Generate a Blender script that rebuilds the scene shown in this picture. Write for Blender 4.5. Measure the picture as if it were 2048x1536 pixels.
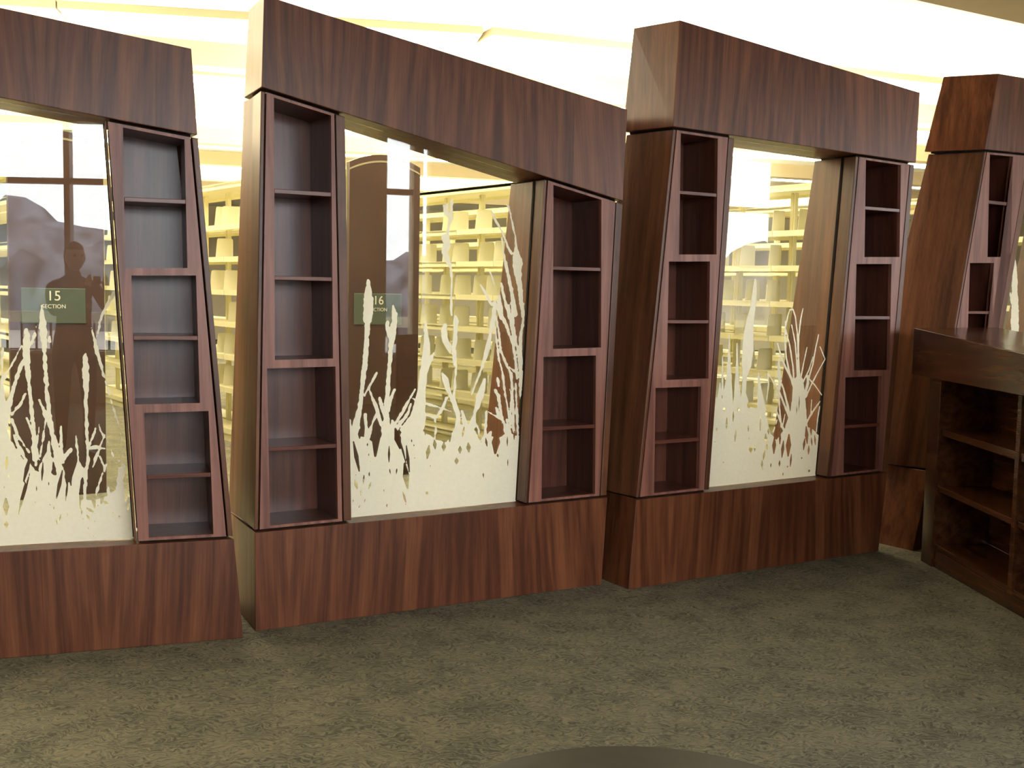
import bpy, bmesh, math, random
import numpy as np
from mathutils import Vector, Matrix
from mathutils.geometry import tessellate_polygon
random.seed(7)
for _o in list(bpy.data.objects):
    bpy.data.objects.remove(_o, do_unlink=True)
SC = bpy.context.scene
COL = SC.collection
# ---------------------------------------------------------------- camera
F, YH, ROLL, CAMH = 2250.0, 577.0, 0.02, 1.5
PITCH = math.atan((768 - YH) / F)
_rt, _up, _fw = Vector((1, 0, 0)), Vector((0, math.sin(PITCH), math.cos(PITCH))), Vector((0, math.cos(PITCH), -math.sin(PITCH)))
CR = _rt * math.cos(ROLL) + _up * math.sin(ROLL)
CU = _up * math.cos(ROLL) - _rt * math.sin(ROLL)
CO = Vector((0, 0, CAMH))
cd = bpy.data.cameras.new('camera')
cam = bpy.data.objects.new('camera', cd)
COL.objects.link(cam)
cd.sensor_fit = 'HORIZONTAL'
cd.sensor_width = 36.0
cd.lens = 36.0 * F / 2048.0
cd.clip_start = 0.02
cd.clip_end = 300
_m = Matrix((CR, CU, -_fw)).transposed().to_4x4()
_m.translation = CO
cam.matrix_world = _m
SC.camera = cam
# ---------------------------------------------------------------- view + world + daylight
SC.view_settings.view_transform = 'Standard'
SC.view_settings.look = 'None'
SC.view_settings.exposure = 0.0
SC.view_settings.gamma = 1.0
SC.view_settings.use_curve_mapping = False
SC.cycles.max_bounces = 10
SC.cycles.diffuse_bounces = 5
SC.cycles.glossy_bounces = 4
SC.cycles.transparent_max_bounces = 16
SC.cycles.sample_clamp_indirect = 6.0
SKY = 17.0
w = bpy.data.worlds.new('world')
SC.world = w
w.use_nodes = True
nt = w.node_tree
nt.nodes.clear()
wo = nt.nodes.new('ShaderNodeOutputWorld')
wb = nt.nodes.new('ShaderNodeBackground')
wb.inputs[0].default_value = (0.92, 0.95, 1.0, 1)
wb.inputs[1].default_value = SKY
nt.links.new(wb.outputs[0], wo.inputs[0])
# the window wall stands behind the camera, turned 40 degrees
WINYAW = math.radians(40)
WU = Vector((math.cos(WINYAW), math.sin(WINYAW), 0))
WN = Vector((-math.sin(WINYAW), math.cos(WINYAW), 0))
WDIST = 4.6
WIN_S0, WIN_S1, WIN_Z0, WIN_Z1 = -3.6, 16.0, 0.64, 3.40
WINS = [(-3.6, 4.3), (4.94, 5.29), (5.41, 5.52), (7.3, 8.9), (10.2, 11.3), (11.54, 11.61), (12.6, 16.0)]  # narrow slits shaped for mirrored streaks; last opening added for divider sheen


def area(name, loc, rot, sx, sy, power, color, portal=False):
    l = bpy.data.lights.new(name, 'AREA')
    l.shape = 'RECTANGLE'
    l.size, l.size_y = sx, sy
    l.energy = power
    l.color = color
    if portal:
        l.cycles.is_portal = True
    o = bpy.data.objects.new(name, l)
    o.location = loc
    o.rotation_euler = rot
    COL.objects.link(o)
    return o


for _a, _b in WINS:
    _wc = -WN * WDIST + WU * ((_a + _b) / 2) + Vector((0, 0, (WIN_Z0 + WIN_Z1) / 2))
    area('window_portal', _wc - WN * 0.02, (math.radians(90), 0, WINYAW), _b - _a, WIN_Z1 - WIN_Z0, 1, (1, 1, 1), True)
WARM = (1.0, 0.89, 0.61)
# library lighting: added unseen fill lamps face up to whiten the ceiling
RY = math.radians(36)
RN = Vector((math.cos(RY), math.sin(RY), 0))      # across a range
RB = Vector((-math.sin(RY), math.cos(RY), 0))     # along a range, away from the reader
RANGES = [(13, (-8.1, 5.1)), (14, (-5.75, 6.3)), (15, (-3.39, 7.56)), (16, (-1.283, 8.63)), (17, (0.9, 8.72)), (18, (2.6, 9.35)), (19, (4.5, 9.9)), (20, (6.4, 10.6))]
BAY, NB, RW = 0.62, 12, 0.62
UPW = 420.0
for _n, _p in RANGES:
    c = Vector((_p[0], _p[1], 2.62)) + RN * RW / 2 + RB * (BAY * NB / 2)
    area('ceiling_fill_light', c, (math.radians(180), 0, RY), 0.35, BAY * NB, UPW, WARM)
area('hall_fill_light', (-1.5, 7.35, 2.66), (math.radians(180), 0, math.radians(28)), 12.0, 0.4, 520, WARM)  # added fill lamps, no fixture behind them, brighten the hall ceiling
area('hall_fill_light', (-7.5, 3.5, 2.66), (math.radians(180), 0, math.radians(28)), 7.0, 3.0, 700, WARM)
area('hall_fill_light', (-2, 20, 2.66), (math.radians(180), 0, math.radians(20)), 22.0, 2.0, 2000, WARM)
FIXPOW = 16.0


# ---------------------------------------------------------------- pixel helpers (image frame 2048 x 1536)
def ray(x, y):
    return CR * ((x - 1024) / F) - CU * ((y - 768) / F) + _fw


def atz(x, y, z):
    d = ray(x, y)
    return CO + d * ((z - CAMH) / d.z)


# ---------------------------------------------------------------- materials
def newmat(name):
    m = bpy.data.materials.new(name)
    m.use_nodes = True
    n = m.node_tree
    n.nodes.clear()
    out = n.nodes.new('ShaderNodeOutputMaterial')
    return m, n, out


def plain(name, col, rough=0.6, spec=0.4, noise=0.0, nscale=8.0, metallic=0.0):
    m, n, out = newmat(name)
    b = n.nodes.new('ShaderNodeBsdfPrincipled')
    b.inputs['Roughness'].default_value = rough
    b.inputs['Metallic'].default_value = metallic
    b.inputs['Specular IOR Level'].default_value = spec
    tc = n.nodes.new('ShaderNodeTexCoord')
    no = n.nodes.new('ShaderNodeTexNoise')
    no.inputs['Scale'].default_value = nscale
    no.inputs['Detail'].default_value = 4
    n.links.new(tc.outputs['Object'], no.inputs['Vector'])
    cr = n.nodes.new('ShaderNodeValToRGB')
    cr.color_ramp.elements[0].position = 0.3
    cr.color_ramp.elements[1].position = 0.7
    cr.color_ramp.elements[0].color = tuple(c * (1 - noise) for c in col) + (1,)
    cr.color_ramp.elements[1].color = tuple(min(1, c * (1 + noise)) for c in col) + (1,)
    n.links.new(no.outputs['Fac'], cr.inputs[0])
    n.links.new(cr.outputs[0], b.inputs['Base Color'])
    n.links.new(b.outputs[0], out.inputs[0])
    return m


def wood(name, dark, mid, lite, sheet=0.42, seed=0.0, rough=0.33, horizontal=False, figure=1.0, xk=13.0, spec=0.38):
    """vertical veneer: fine pores, ribbon streaks and some cathedral figure, in sheets"""
    m, n, out = newmat(name)
    N, L = n.nodes.new, n.links.new
    tc = N('ShaderNodeTexCoord')
    src = tc.outputs['Object']
    if horizontal:
        rot = N('ShaderNodeMapping')
        rot.inputs['Rotation'].default_value = (0, math.radians(90), 0)
        L(src, rot.inputs['Vector'])
        src = rot.outputs[0]
    sep = N('ShaderNodeSeparateXYZ')
    L(src, sep.inputs[0])
    oi = N('ShaderNodeObjectInfo')
    # sheet index
    ad = N('ShaderNodeMath'); ad.operation = 'MULTIPLY_ADD'
    L(sep.outputs[0], ad.inputs[0]); ad.inputs[1].default_value = 1.0 / sheet
    L(oi.outputs['Random'], ad.inputs[2])
    hf = N('ShaderNodeMath'); hf.operation = 'MULTIPLY'
    L(ad.outputs[0], hf.inputs[0]); hf.inputs[1].default_value = 0.5
    fl = N('ShaderNodeMath'); fl.operation = 'FLOOR'
    L(hf.outputs[0], fl.inputs[0])
    # book matched coordinate inside the sheet
    pp = N('ShaderNodeMath'); pp.operation = 'PINGPONG'
    L(ad.outputs[0], pp.inputs[0]); pp.inputs[1].default_value = 1.0
    wn = N('ShaderNodeTexWhiteNoise'); wn.noise_dimensions = '1D'
    L(fl.outputs[0], wn.inputs['W'])
    xx = N('ShaderNodeMath'); xx.operation = 'MULTIPLY'
    L(pp.outputs[0], xx.inputs[0]); xx.inputs[1].default_value = sheet
    off = N('ShaderNodeMath'); off.operation = 'MULTIPLY_ADD'
    L(wn.outputs[0], off.inputs[0]); off.inputs[1].default_value = 7.0; off.inputs[2].default_value = seed
    sl = N('ShaderNodeMath'); sl.operation = 'MULTIPLY_ADD'      # streaks lean, mirrored at each seam
    L(wn.outputs[0], sl.inputs[0]); sl.inputs[1].default_value = 0.21 * figure; sl.inputs[2].default_value = -0.08 * figure
    xs = N('ShaderNodeMath'); xs.operation = 'MULTIPLY_ADD'
    L(sep.outputs[2], xs.inputs[0]); L(sl.outputs[0], xs.inputs[1]); L(xx.outputs[0], xs.inputs[2])
    co = N('ShaderNodeCombineXYZ')
    L(xs.outputs[0], co.inputs[0]); 
    ysum = N('ShaderNodeMath'); ysum.operation = 'ADD'
    L(sep.outputs[1], ysum.inputs[0]); L(off.outputs[0], ysum.inputs[1])
    L(ysum.outputs[0], co.inputs[1]); L(sep.outputs[2], co.inputs[2])
    # warp
    wp = N('ShaderNodeTexNoise'); wp.inputs['Scale'].default_value = 1.3; wp.inputs['Detail'].default_value = 2
    L(co.outputs[0], wp.inputs['Vector'])
    mp = N('ShaderNodeMapping'); mp.inputs['Scale'].default_value = (xk, 13.0, 0.7)
    L(co.outputs[0], mp.inputs['Vector'])
    mx = N('ShaderNodeVectorMath'); mx.operation = 'MULTIPLY_ADD'
    L(wp.outputs['Color'], mx.inputs[0]); mx.inputs[1].default_value = (0.75 * figure, 0.75 * figure, 0.25); L(mp.outputs[0], mx.inputs[2])
    n1 = N('ShaderNodeTexNoise'); n1.inputs['Scale'].default_value = 1.6; n1.inputs['Detail'].default_value = 5; n1.inputs['Roughness'].default_value = 0.6
    L(mx.outputs[0], n1.inputs['Vector'])
    mp2 = N('ShaderNodeMapping'); mp2.inputs['Scale'].default_value = (90, 90, 2.2)
    L(co.outputs[0], mp2.inputs['Vector'])
    n2 = N('ShaderNodeTexNoise'); n2.inputs['Scale'].default_value = 1.5; n2.inputs['Detail'].default_value = 3
    L(mp2.outputs[0], n2.inputs['Vector'])
    a1 = N('ShaderNodeMath'); a1.operation = 'MULTIPLY_ADD'
    L(n2.outputs['Fac'], a1.inputs[0]); a1.inputs[1].default_value = 0.22; L(n1.outputs['Fac'], a1.inputs[2])
    a2 = N('ShaderNodeMath'); a2.operation = 'MULTIPLY_ADD'
    L(wn.outputs[0], a2.inputs[0]); a2.inputs[1].default_value = 0.07; L(a1.outputs[0], a2.inputs[2])
    cr = N('ShaderNodeValToRGB')
    e = cr.color_ramp.elements
    e[0].position = 0.50; e[0].color = dark + (1,)
    e[1].position = 0.82; e[1].color = lite + (1,)
    k = e.new(0.64); k.color = mid + (1,)
    L(a2.outputs[0], cr.inputs[0])
    b = N('ShaderNodeBsdfPrincipled')
    b.inputs['Roughness'].default_value = rough
    b.inputs['Specular IOR Level'].default_value = spec
    L(cr.outputs[0], b.inputs['Base Color'])
    bp = N('ShaderNodeBump'); bp.inputs['Strength'].default_value = 0.08; bp.inputs['Distance'].default_value = 0.002
    L(n2.outputs['Fac'], bp.inputs['Height']); L(bp.outputs[0], b.inputs['Normal'])
    L(b.outputs[0], out.inputs[0])
    return m


M = {}
M['wood'] = wood('mahogany_veneer', (0.066, 0.019, 0.008), (0.116, 0.036, 0.015), (0.185, 0.064, 0.026))
M['wood_inner_shaded'] = wood('mahogany_inner_shaded', (0.056, 0.017, 0.010), (0.085, 0.027, 0.016), (0.125, 0.042, 0.025), sheet=1.2, seed=4.4, figure=0.35, rough=0.30, spec=0.52)  # same veneer darkened: shade of the recesses put into the colour
M['wood_side'] = wood('mahogany_side', (0.065, 0.024, 0.011), (0.112, 0.042, 0.019), (0.17, 0.067, 0.030), sheet=60.0, seed=6.6, figure=0.25, xk=0.6)
M['wood_frame_sheen'] = wood('mahogany_frame_sheen', (0.145, 0.056, 0.040), (0.225, 0.090, 0.064), (0.30, 0.128, 0.090), sheet=3.0, seed=3.1, rough=0.36, figure=0.5)  # base colour lightened to carry the window sheen on the frames
M['wood_shelf'] = wood('mahogany_shelf', (0.075, 0.024, 0.015), (0.125, 0.040, 0.026), (0.18, 0.062, 0.040), sheet=3.0, seed=5.7, rough=0.27, horizontal=True, figure=0.4)
M['wood_counter'] = wood('brown_veneer', (0.034, 0.011, 0.004), (0.058, 0.020, 0.008), (0.088, 0.034, 0.013), sheet=30.0, seed=9.2, rough=0.2, horizontal=True, figure=0.2)
M['dark_gap'] = plain('shadow_gap_black', (0.012, 0.008, 0.006), 0.8, 0.1)
M['cream'] = plain('cream_enamel', (0.80, 0.75, 0.50), 0.35, 0.5, 0.03)
M['cream_plate'] = plain('cream_plate_enamel', (0.84, 0.81, 0.62), 0.45, 0.4, 0.02)
M['end_panel'] = plain('brown_laminate', (0.055, 0.027, 0.017), 0.32, 0.4, 0.15, 5)
M['ceiling'] = plain('white_ceiling_paint', (0.86, 0.85, 0.80), 0.9, 0.1, 0.01)
M['soffit'] = plain('tan_soffit_paint', (0.52, 0.42, 0.26), 0.9, 0.1, 0.02)
M['wallp'] = plain('warm_wall_paint', (0.62, 0.56, 0.42), 0.9, 0.1, 0.02)
M['housing'] = plain('fixture_housing_enamel', (0.26, 0.21, 0.13), 0.6, 0.3)
M['black_metal'] = plain('bronze_mullion', (0.02, 0.02, 0.022), 0.4, 0.4)
M['table'] = plain('dark_table_laminate', (0.040, 0.035, 0.026), 0.45, 0.3, 0.1, 20)
M['green_sign'] = plain('green_sign_plate', (0.065, 0.078, 0.052), 0.35, 0.5, 0.04)
M['sign_letter'] = plain('white_sign_lettering', (0.82, 0.80, 0.66), 0.5, 0.3)
M['black_plastic'] = plain('black_plastic', (0.015, 0.015, 0.016), 0.35, 0.4)


def emitmat(name, col, s):
    m, n, out = newmat(name)
    e = n.nodes.new('ShaderNodeEmission')
    e.inputs[0].default_value = col + (1,)
    e.inputs[1].default_value = s
    n.links.new(e.outputs[0], out.inputs[0])
    return m


M['lens'] = emitmat('lit_fluorescent_lens', (1.0, 0.93, 0.72), FIXPOW)


def glassmat():
    m, n, out = newmat('clear_glass')
    N, L = n.nodes.new, n.links.new
    lw = N('ShaderNodeLayerWeight'); lw.inputs['Blend'].default_value = 0.5
    p = N('ShaderNodeMath'); p.operation = 'POWER'; L(lw.outputs['Facing'], p.inputs[0]); p.inputs[1].default_value = 5
    f = N('ShaderNodeMath'); f.operation = 'MULTIPLY_ADD'; L(p.outputs[0], f.inputs[0]); f.inputs[1].default_value = 0.95; f.inputs[2].default_value = 0.043
    t = N('ShaderNodeBsdfTransparent'); t.inputs[0].default_value = (0.97, 0.985, 0.975, 1)
    g = N('ShaderNodeBsdfGlossy'); g.inputs['Roughness'].default_value = 0.0
    mx = N('ShaderNodeMixShader')
    L(f.outputs[0], mx.inputs[0]); L(t.outputs[0], mx.inputs[1]); L(g.outputs[0], mx.inputs[2]); L(mx.outputs[0], out.inputs[0])
    return m


M['glass'] = glassmat()


def frostmat():
    m, n, out = newmat('frosted_etching')
    N, L = n.nodes.new, n.links.new
    tc = N('ShaderNodeTexCoord')
    no = N('ShaderNodeTexNoise'); no.inputs['Scale'].default_value = 60; L(tc.outputs['Object'], no.inputs['Vector'])
    cr = N('ShaderNodeValToRGB')
    cr.color_ramp.elements[0].color = (0.74, 0.72, 0.62, 1); cr.color_ramp.elements[1].color = (0.82, 0.80, 0.70, 1)
    L(no.outputs['Fac'], cr.inputs[0])
    d = N('ShaderNodeBsdfDiffuse'); L(cr.outputs[0], d.inputs[0])
    t = N('ShaderNodeBsdfTranslucent'); L(cr.outputs[0], t.inputs[0])
    mx = N('ShaderNodeMixShader'); mx.inputs[0].default_value = 0.38
    L(d.outputs[0], mx.inputs[1]); L(t.outputs[0], mx.inputs[2]); L(mx.outputs[0], out.inputs[0])
    return m


M['frost'] = frostmat()


def carpetmat():
    m, n, out = newmat('mottled_carpet')
    N, L = n.nodes.new, n.links.new
    tc = N('ShaderNodeTexCoord')
    # short curved strokes, brushed mostly one way
    wp = N('ShaderNodeTexNoise'); wp.inputs['Scale'].default_value = 11; wp.inputs['Detail'].default_value = 2
    L(tc.outputs['Object'], wp.inputs['Vector'])
    mx = N('ShaderNodeVectorMath'); mx.operation = 'MULTIPLY_ADD'
    L(wp.outputs['Color'], mx.inputs[0]); mx.inputs[1].default_value = (0.16, 0.16, 0); L(tc.outputs['Object'], mx.inputs[2])
    mp = N('ShaderNodeMapping'); mp.inputs['Rotation'].default_value = (0, 0, 0.35); mp.inputs['Scale'].default_value = (40, 115, 1)
    L(mx.outputs[0], mp.inputs['Vector'])
    n1 = N('ShaderNodeTexNoise'); n1.inputs['Scale'].default_value = 1.0; n1.inputs['Detail'].default_value = 4; n1.inputs['Roughness'].default_value = 0.65
    L(mp.outputs[0], n1.inputs['Vector'])
    n2 = N('ShaderNodeTexNoise'); n2.inputs['Scale'].default_value = 5; n2.inputs['Detail'].default_value = 3
    L(tc.outputs['Object'], n2.inputs['Vector'])
    cr = N('ShaderNodeValToRGB')
    e = cr.color_ramp.elements
    e[0].position = 0.39; e[0].color = (0.085, 0.084, 0.064, 1)
    e[1].position = 0.63; e[1].color = (0.245, 0.212, 0.145, 1)
    k = e.new(0.5); k.color = (0.165, 0.153, 0.112, 1)
    a = N('ShaderNodeMath'); a.operation = 'MULTIPLY_ADD'; L(n2.outputs['Fac'], a.inputs[0]); a.inputs[1].default_value = 0.3
    s = N('ShaderNodeMath'); s.operation = 'MULTIPLY_ADD'; L(n1.outputs['Fac'], s.inputs[0]); s.inputs[1].default_value = 1.0; s.inputs[2].default_value = -0.15
    L(s.outputs[0], a.inputs[2])
    L(a.outputs[0], cr.inputs[0])
    b = N('ShaderNodeBsdfPrincipled'); b.inputs['Roughness'].default_value = 0.95; b.inputs['Specular IOR Level'].default_value = 0.05
    L(cr.outputs[0], b.inputs['Base Color'])
    bp = N('ShaderNodeBump'); bp.inputs['Strength'].default_value = 0.5; bp.inputs['Distance'].default_value = 0.004
    L(n1.outputs['Fac'], bp.inputs['Height']); L(bp.outputs[0], b.inputs['Normal'])
    L(b.outputs[0], out.inputs[0])
    return m


M['carpet'] = carpetmat()


# ---------------------------------------------------------------- object helpers
def link(name, bm, mat, parent=None, bevel=0.0, smooth=False):
    bmesh.ops.recalc_face_normals(bm, faces=bm.faces)
    me = bpy.data.meshes.new(name)
    bm.to_mesh(me)
    bm.free()
    me.materials.append(M[mat] if isinstance(mat, str) else mat)
    o = bpy.data.objects.new(name, me)
    COL.objects.link(o)
    if parent is not None:
        o.parent = parent
    if bevel:
        b = o.modifiers.new('bevel', 'BEVEL')
        b.width = bevel; b.segments = 2; b.limit_method = 'ANGLE'; b.angle_limit = math.radians(40)
    if smooth:
        for p in me.polygons:
            p.use_smooth = True
    return o


def empty(name, loc, yaw, label=None, cat=None, group=None):
    o = bpy.data.objects.new(name, None)
    o.empty_display_size = 0.2
    o.location = loc
    o.rotation_euler = (0, 0, yaw)
    COL.objects.link(o)
    tag(o, label, cat, group)
    return o


def tag(o, label=None, cat=None, group=None, kind=None):
    if label: o['label'] = label
    if cat: o['category'] = cat
    if group: o['group'] = group
    if kind: o['kind'] = kind
    return o


def hexa(bm, a, b):
    """a, b: four corners each, same order; joined as a solid"""
    va = [bm.verts.new(p) for p in a]
    vb = [bm.verts.new(p) for p in b]
    bm.faces.new(va); bm.faces.new(vb[::-1])
    n = len(a)
    for i in range(n):
        j = (i + 1) % n
        bm.faces.new((va[j], va[i], vb[i], vb[j]))


def box(bm, x0, x1, y0, y1, z0, z1):
    hexa(bm, [(x0, y0, z0), (x1, y0, z0), (x1, y0, z1), (x0, y0, z1)], [(x0, y1, z0), (x1, y1, z0), (x1, y1, z1), (x0, y1, z1)])


def slab(bm, outline, holes, y0, y1):
    """plate in the x-z plane with polygonal holes"""
    loops = [outline] + list(holes)
    tris = tessellate_polygon([[Vector((p[0], p[1], 0)) for p in lp] for lp in loops])
    flat = [p for lp in loops for p in lp]
    f = [bm.verts.new((p[0], y0, p[1])) for p in flat]
    b = [bm.verts.new((p[0], y1, p[1])) for p in flat]
    for t in tris:
        try:
            bm.faces.new([f[i] for i in t]); bm.faces.new([b[i] for i in t][::-1])
        except ValueError:
            pass
    k = 0
    for lp in loops:
        n = len(lp)
        for i in range(n):
            j = (i + 1) % n
            bm.faces.new((f[k + i], f[k + j], b[k + j], b[k + i]))
        k += n


def grow(q, d):
    cx = sum(p[0] for p in q) / len(q); cz = sum(p[1] for p in q) / len(q)
    return [(p[0] + math.copysign(d, p[0] - cx), p[1] + math.copysign(d, p[1] - cz)) for p in q]


def lathe(bm, prof, cx=0, cy=0, seg=48):
    rings = []
    for r, z in prof:
        if r < 1e-5:
            rings.append([bm.verts.new((cx, cy, z))])
        else:
            rings.append([bm.verts.new((cx + r * math.cos(2 * math.pi * i / seg), cy + r * math.sin(2 * math.pi * i / seg), z)) for i in range(seg)])
    for a, b in zip(rings, rings[1:]):
        for i in range(seg):
            j = (i + 1) % seg
            vs = ([a[0]] if len(a) == 1 else [a[i], a[j]]) + ([b[0]] if len(b) == 1 else [b[j], b[i]])
            if len(vs) > 2:
                bm.faces.new(vs)


# ---------------------------------------------------------------- room shell
def struct(name, bm, mat):
    o = link(name, bm, mat)
    o['kind'] = 'structure'
    return o


CEIL = 3.5
WB = -WN * WDIST
def wall_pt(x):          # point of the window wall line at a given x
    t = (x - WB.x) / WU.x
    return (x, WB.y + WU.y * t)
SHELL = [wall_pt(-22), wall_pt(20), (20, 30), (-22, 30)]
bm = bmesh.new(); hexa(bm, [(x, y, -0.12) for x, y in SHELL], [(x, y, 0) for x, y in SHELL]); struct('floor', bm, 'carpet')
bm = bmesh.new(); hexa(bm, [(x, y, CEIL) for x, y in SHELL], [(x, y, CEIL + .1) for x, y in SHELL]); struct('ceiling', bm, 'ceiling')
bm = bmesh.new(); box(bm, -22, 20, 29.8, 30, 0, CEIL); struct('wall_far', bm, 'wallp')
bm = bmesh.new(); box(bm, -22, -21.8, SHELL[0][1], 29.8, 0, CEIL); struct('wall_left', bm, 'wallp')
bm = bmesh.new(); box(bm, 19.8, 20, SHELL[1][1], 29.8, 0, CEIL); struct('wall_right', bm, 'wallp')
# lower soffit over the reading area: its edge runs parallel to the dividers
SA = atz(1830, 0, 3.2); SB = atz(2048, 48, 3.2)
sd = (SB - SA).normalized()
sn = Vector((sd.y, -sd.x, 0))
bm = bmesh.new()
p = [SA - sd * 13, SA + sd * 12, SA + sd * 12 + sn * 2.6, SA - sd * 13 + sn * 2.6]
hexa(bm, [(q.x, q.y, 3.2) for q in p], [(q.x, q.y, CEIL - 0.003) for q in p])
struct('trim_1', bm, 'soffit')


def winframe():
    """the window wall behind the reader: wall with openings, mullions, transoms, sills"""
    o = -WN * WDIST
    bm = bmesh.new()
    slab(bm, [(-32.5, 0), (22.2, 0), (22.2, CEIL), (-32.5, CEIL)], [[(a_, WIN_Z0), (b_, WIN_Z0), (b_, WIN_Z1), (a_, WIN_Z1)] for a_, b_ in WINS], -0.25, 0.0)
    ww = link('wall_back', bm, 'wallp'); ww.location = o; ww.rotation_euler = (0, 0, WINYAW); ww['kind'] = 'structure'
    for n_, (a_, b_) in enumerate(WINS):
        e = empty('window_%d' % (n_ + 1), o, WINYAW)
        e['kind'] = 'structure'
        xs = [x for x in (-5.85, -3.95, -2.05, -0.15, 1.75, 3.65, 7.8, 10.3) if a_ + .2 < x < b_ - .2]
        for x in xs:
            bm = bmesh.new(); box(bm, x - 0.035, x + 0.035, -0.16, -0.04, WIN_Z0, WIN_Z1); link('mullion', bm, 'black_metal', e)
        bm = bmesh.new(); box(bm, a_, b_, -0.155, -0.045, MULZ - 0.035, MULZ + 0.035); link('transom', bm, 'black_metal', e)
        bm = bmesh.new(); box(bm, a_ - 0.03, b_ + 0.03, -0.24, 0.12, WIN_Z0 - 0.04, WIN_Z0); link('window_sill', bm, 'ceiling', e)
        bm = bmesh.new(); box(bm, a_, b_, -0.115, -0.105, WIN_Z0, WIN_Z1); link('window_pane', bm, 'glass', e)


MULZ = 2.69
winframe()

# ---------------------------------------------------------------- divider units
DEP = lambda z: 0.52 - 0.087 * z
MB = 0.015      # set-back of the middle section


class Unit:
    def __init__(s, P, yaw, label, name='room_divider', cat='divider', group='leaning wooden dividers with etched glass'):
        s.P = Vector(P); s.yaw = yaw
        s.d = Vector((math.cos(yaw), math.sin(yaw), 0)); s.b = Vector((-math.sin(yaw), math.cos(yaw), 0))
        s.e = empty(name, s.P, yaw, label, cat, group)

    def px(s, x, y, back=0.0):
        r = ray(x, y)
        t = (s.P + s.b * back - CO).dot(s.b) / r.dot(s.b)
        W = CO + r * t - s.P
        return (W.dot(s.d), W.z)

    def q(s, pts, back=0.0):
        return [s.px(x, y, back) for x, y in pts]


def unit_from_floor(a, b, label):
    A, B = atz(a[0], a[1], 0), atz(b[0], b[1], 0)
    d = B - A
    return Unit(A, math.atan2(d.y, d.x), label), d.length


def prism(u, name, quad, mat, y0=0.0, splay=(0, 0), depth=None, bevel=0.003):
    """quad BL, BR, TR, TL in (s,z); goes back to the unit's leaning rear plane"""
    bm = bmesh.new()
    D = depth or DEP
    ls, rs = splay
    sp = (ls, rs, rs, ls)
    hexa(bm, [(p[0], y0, p[1]) for p in quad], [(p[0] + k, D(p[1]), p[1]) for p, k in zip(quad, sp)])
    return link(name, bm, mat, u.e, bevel)


def column(u, outer, inner, holes, shelves, side, groove_out, groove_in, splay=0.0):
    """outer / inner: ((s,z) bottom, (s,z) top) edges of the column; holes: quads TL TR BR BL;
    shelves: (hole index, z, thickness); side: 'L' or 'R' column"""
    ob, ot = outer; ib, it = inner
    sg = 1 if side == 'L' else -1      # towards the glass
    gob, got = groove_out
    gib, git = groove_in
    g = 0.0035
    def _lim(p, lo, hi): return (p[0], max(lo(p[0]) + .012, min(hi(p[0]) - .012, p[1])))
    _lo = lambda x: ob[1] + (ib[1] - ob[1]) * (x - ob[0]) / (ib[0] - ob[0])
    _hi = lambda x: ot[1] + (it[1] - ot[1]) * (x - ot[0]) / (it[0] - ot[0])
    holes = [[_lim(p, _lo, _hi) for p in h] for h in holes]
    # outer end panel
    qd = [ob, (gob[0] - g * sg, gob[1]), (got[0] - g * sg, got[1]), ot]
    if side == 'R': qd = [qd[1], qd[0], qd[3], qd[2]]
    prism(u, 'end_panel', qd, 'wood_side', MB, (splay if side == 'L' else 0, 0 if side == 'L' else splay))
    # inner jamb beside the glass
    qd = [(gib[0] + g * sg, gib[1]), ib, it, (git[0] + g * sg, git[1])]
    if side == 'R': qd = [qd[1], qd[0], qd[3], qd[2]]
    prism(u, 'jamb_panel', qd, 'wood_side', MB)
    # dark channel that holds the pane
    bm = bmesh.new(); t_ = .004 * sg
    hexa(bm, [(ib[0], .100, ib[1]), (ib[0] + t_, .100, ib[1]), (it[0] + t_, .100, it[1]), (it[0], .100, it[1])], [(ib[0], .118, ib[1]), (ib[0] + t_, .118, ib[1]), (it[0] + t_, .118, it[1]), (it[0], .118, it[1])])
    link('glazing_channel', bm, 'dark_gap', u.e)
    # face frame
    fo = [(gob[0] + g * sg, gob[1]), (gib[0] - g * sg, gib[1]), (git[0] - g * sg, git[1]), (got[0] + g * sg, got[1])]
    bm = bmesh.new(); slab(bm, fo, holes, MB, MB + 0.022)
    link('face_frame', bm, 'wood_frame_sheen', u.e)
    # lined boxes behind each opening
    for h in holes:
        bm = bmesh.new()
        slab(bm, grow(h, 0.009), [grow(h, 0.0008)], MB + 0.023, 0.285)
        link('cubby_lining', bm, 'wood_inner_shaded', u.e)
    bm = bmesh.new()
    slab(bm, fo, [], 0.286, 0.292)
    link('back_panel', bm, 'wood_inner_shaded', u.e)
    for hi, z, th in shelves:
        TL, TR, BR, BL = holes[hi]
        f = (z - BL[1]) / (TL[1] - BL[1]); x0 = BL[0] + (TL[0] - BL[0]) * f
        f = (z - BR[1]) / (TR[1] - BR[1]); x1 = BR[0] + (TR[0] - BR[0]) * f
        bm = bmesh.new(); box(bm, x0 + 0.001, x1 - 0.001, MB + 0.003, 0.284, z - th / 2, z + th / 2)
        link('shelf', bm, 'wood_shelf', u.e, 0.002)


def lerp2(a, b, z):
    t = (z - a[1]) / (b[1] - a[1])
    return (a[0] + (b[0] - a[0]) * t, z)


def shelf_at(u, hi, xl, xr, yt, yb, ytr=None, ybr=None):
    a, b = u.px(xl, yt, MB)[1], u.px(xl, yb, MB)[1]
    c, d = u.px(xr, ytr if ytr is not None else yt, MB)[1], u.px(xr, ybr if ybr is not None else yb, MB)[1]
    return (hi, (a + b + c + d) / 4, max(0.018, abs((a - b) + (c - d)) / 2))


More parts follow.
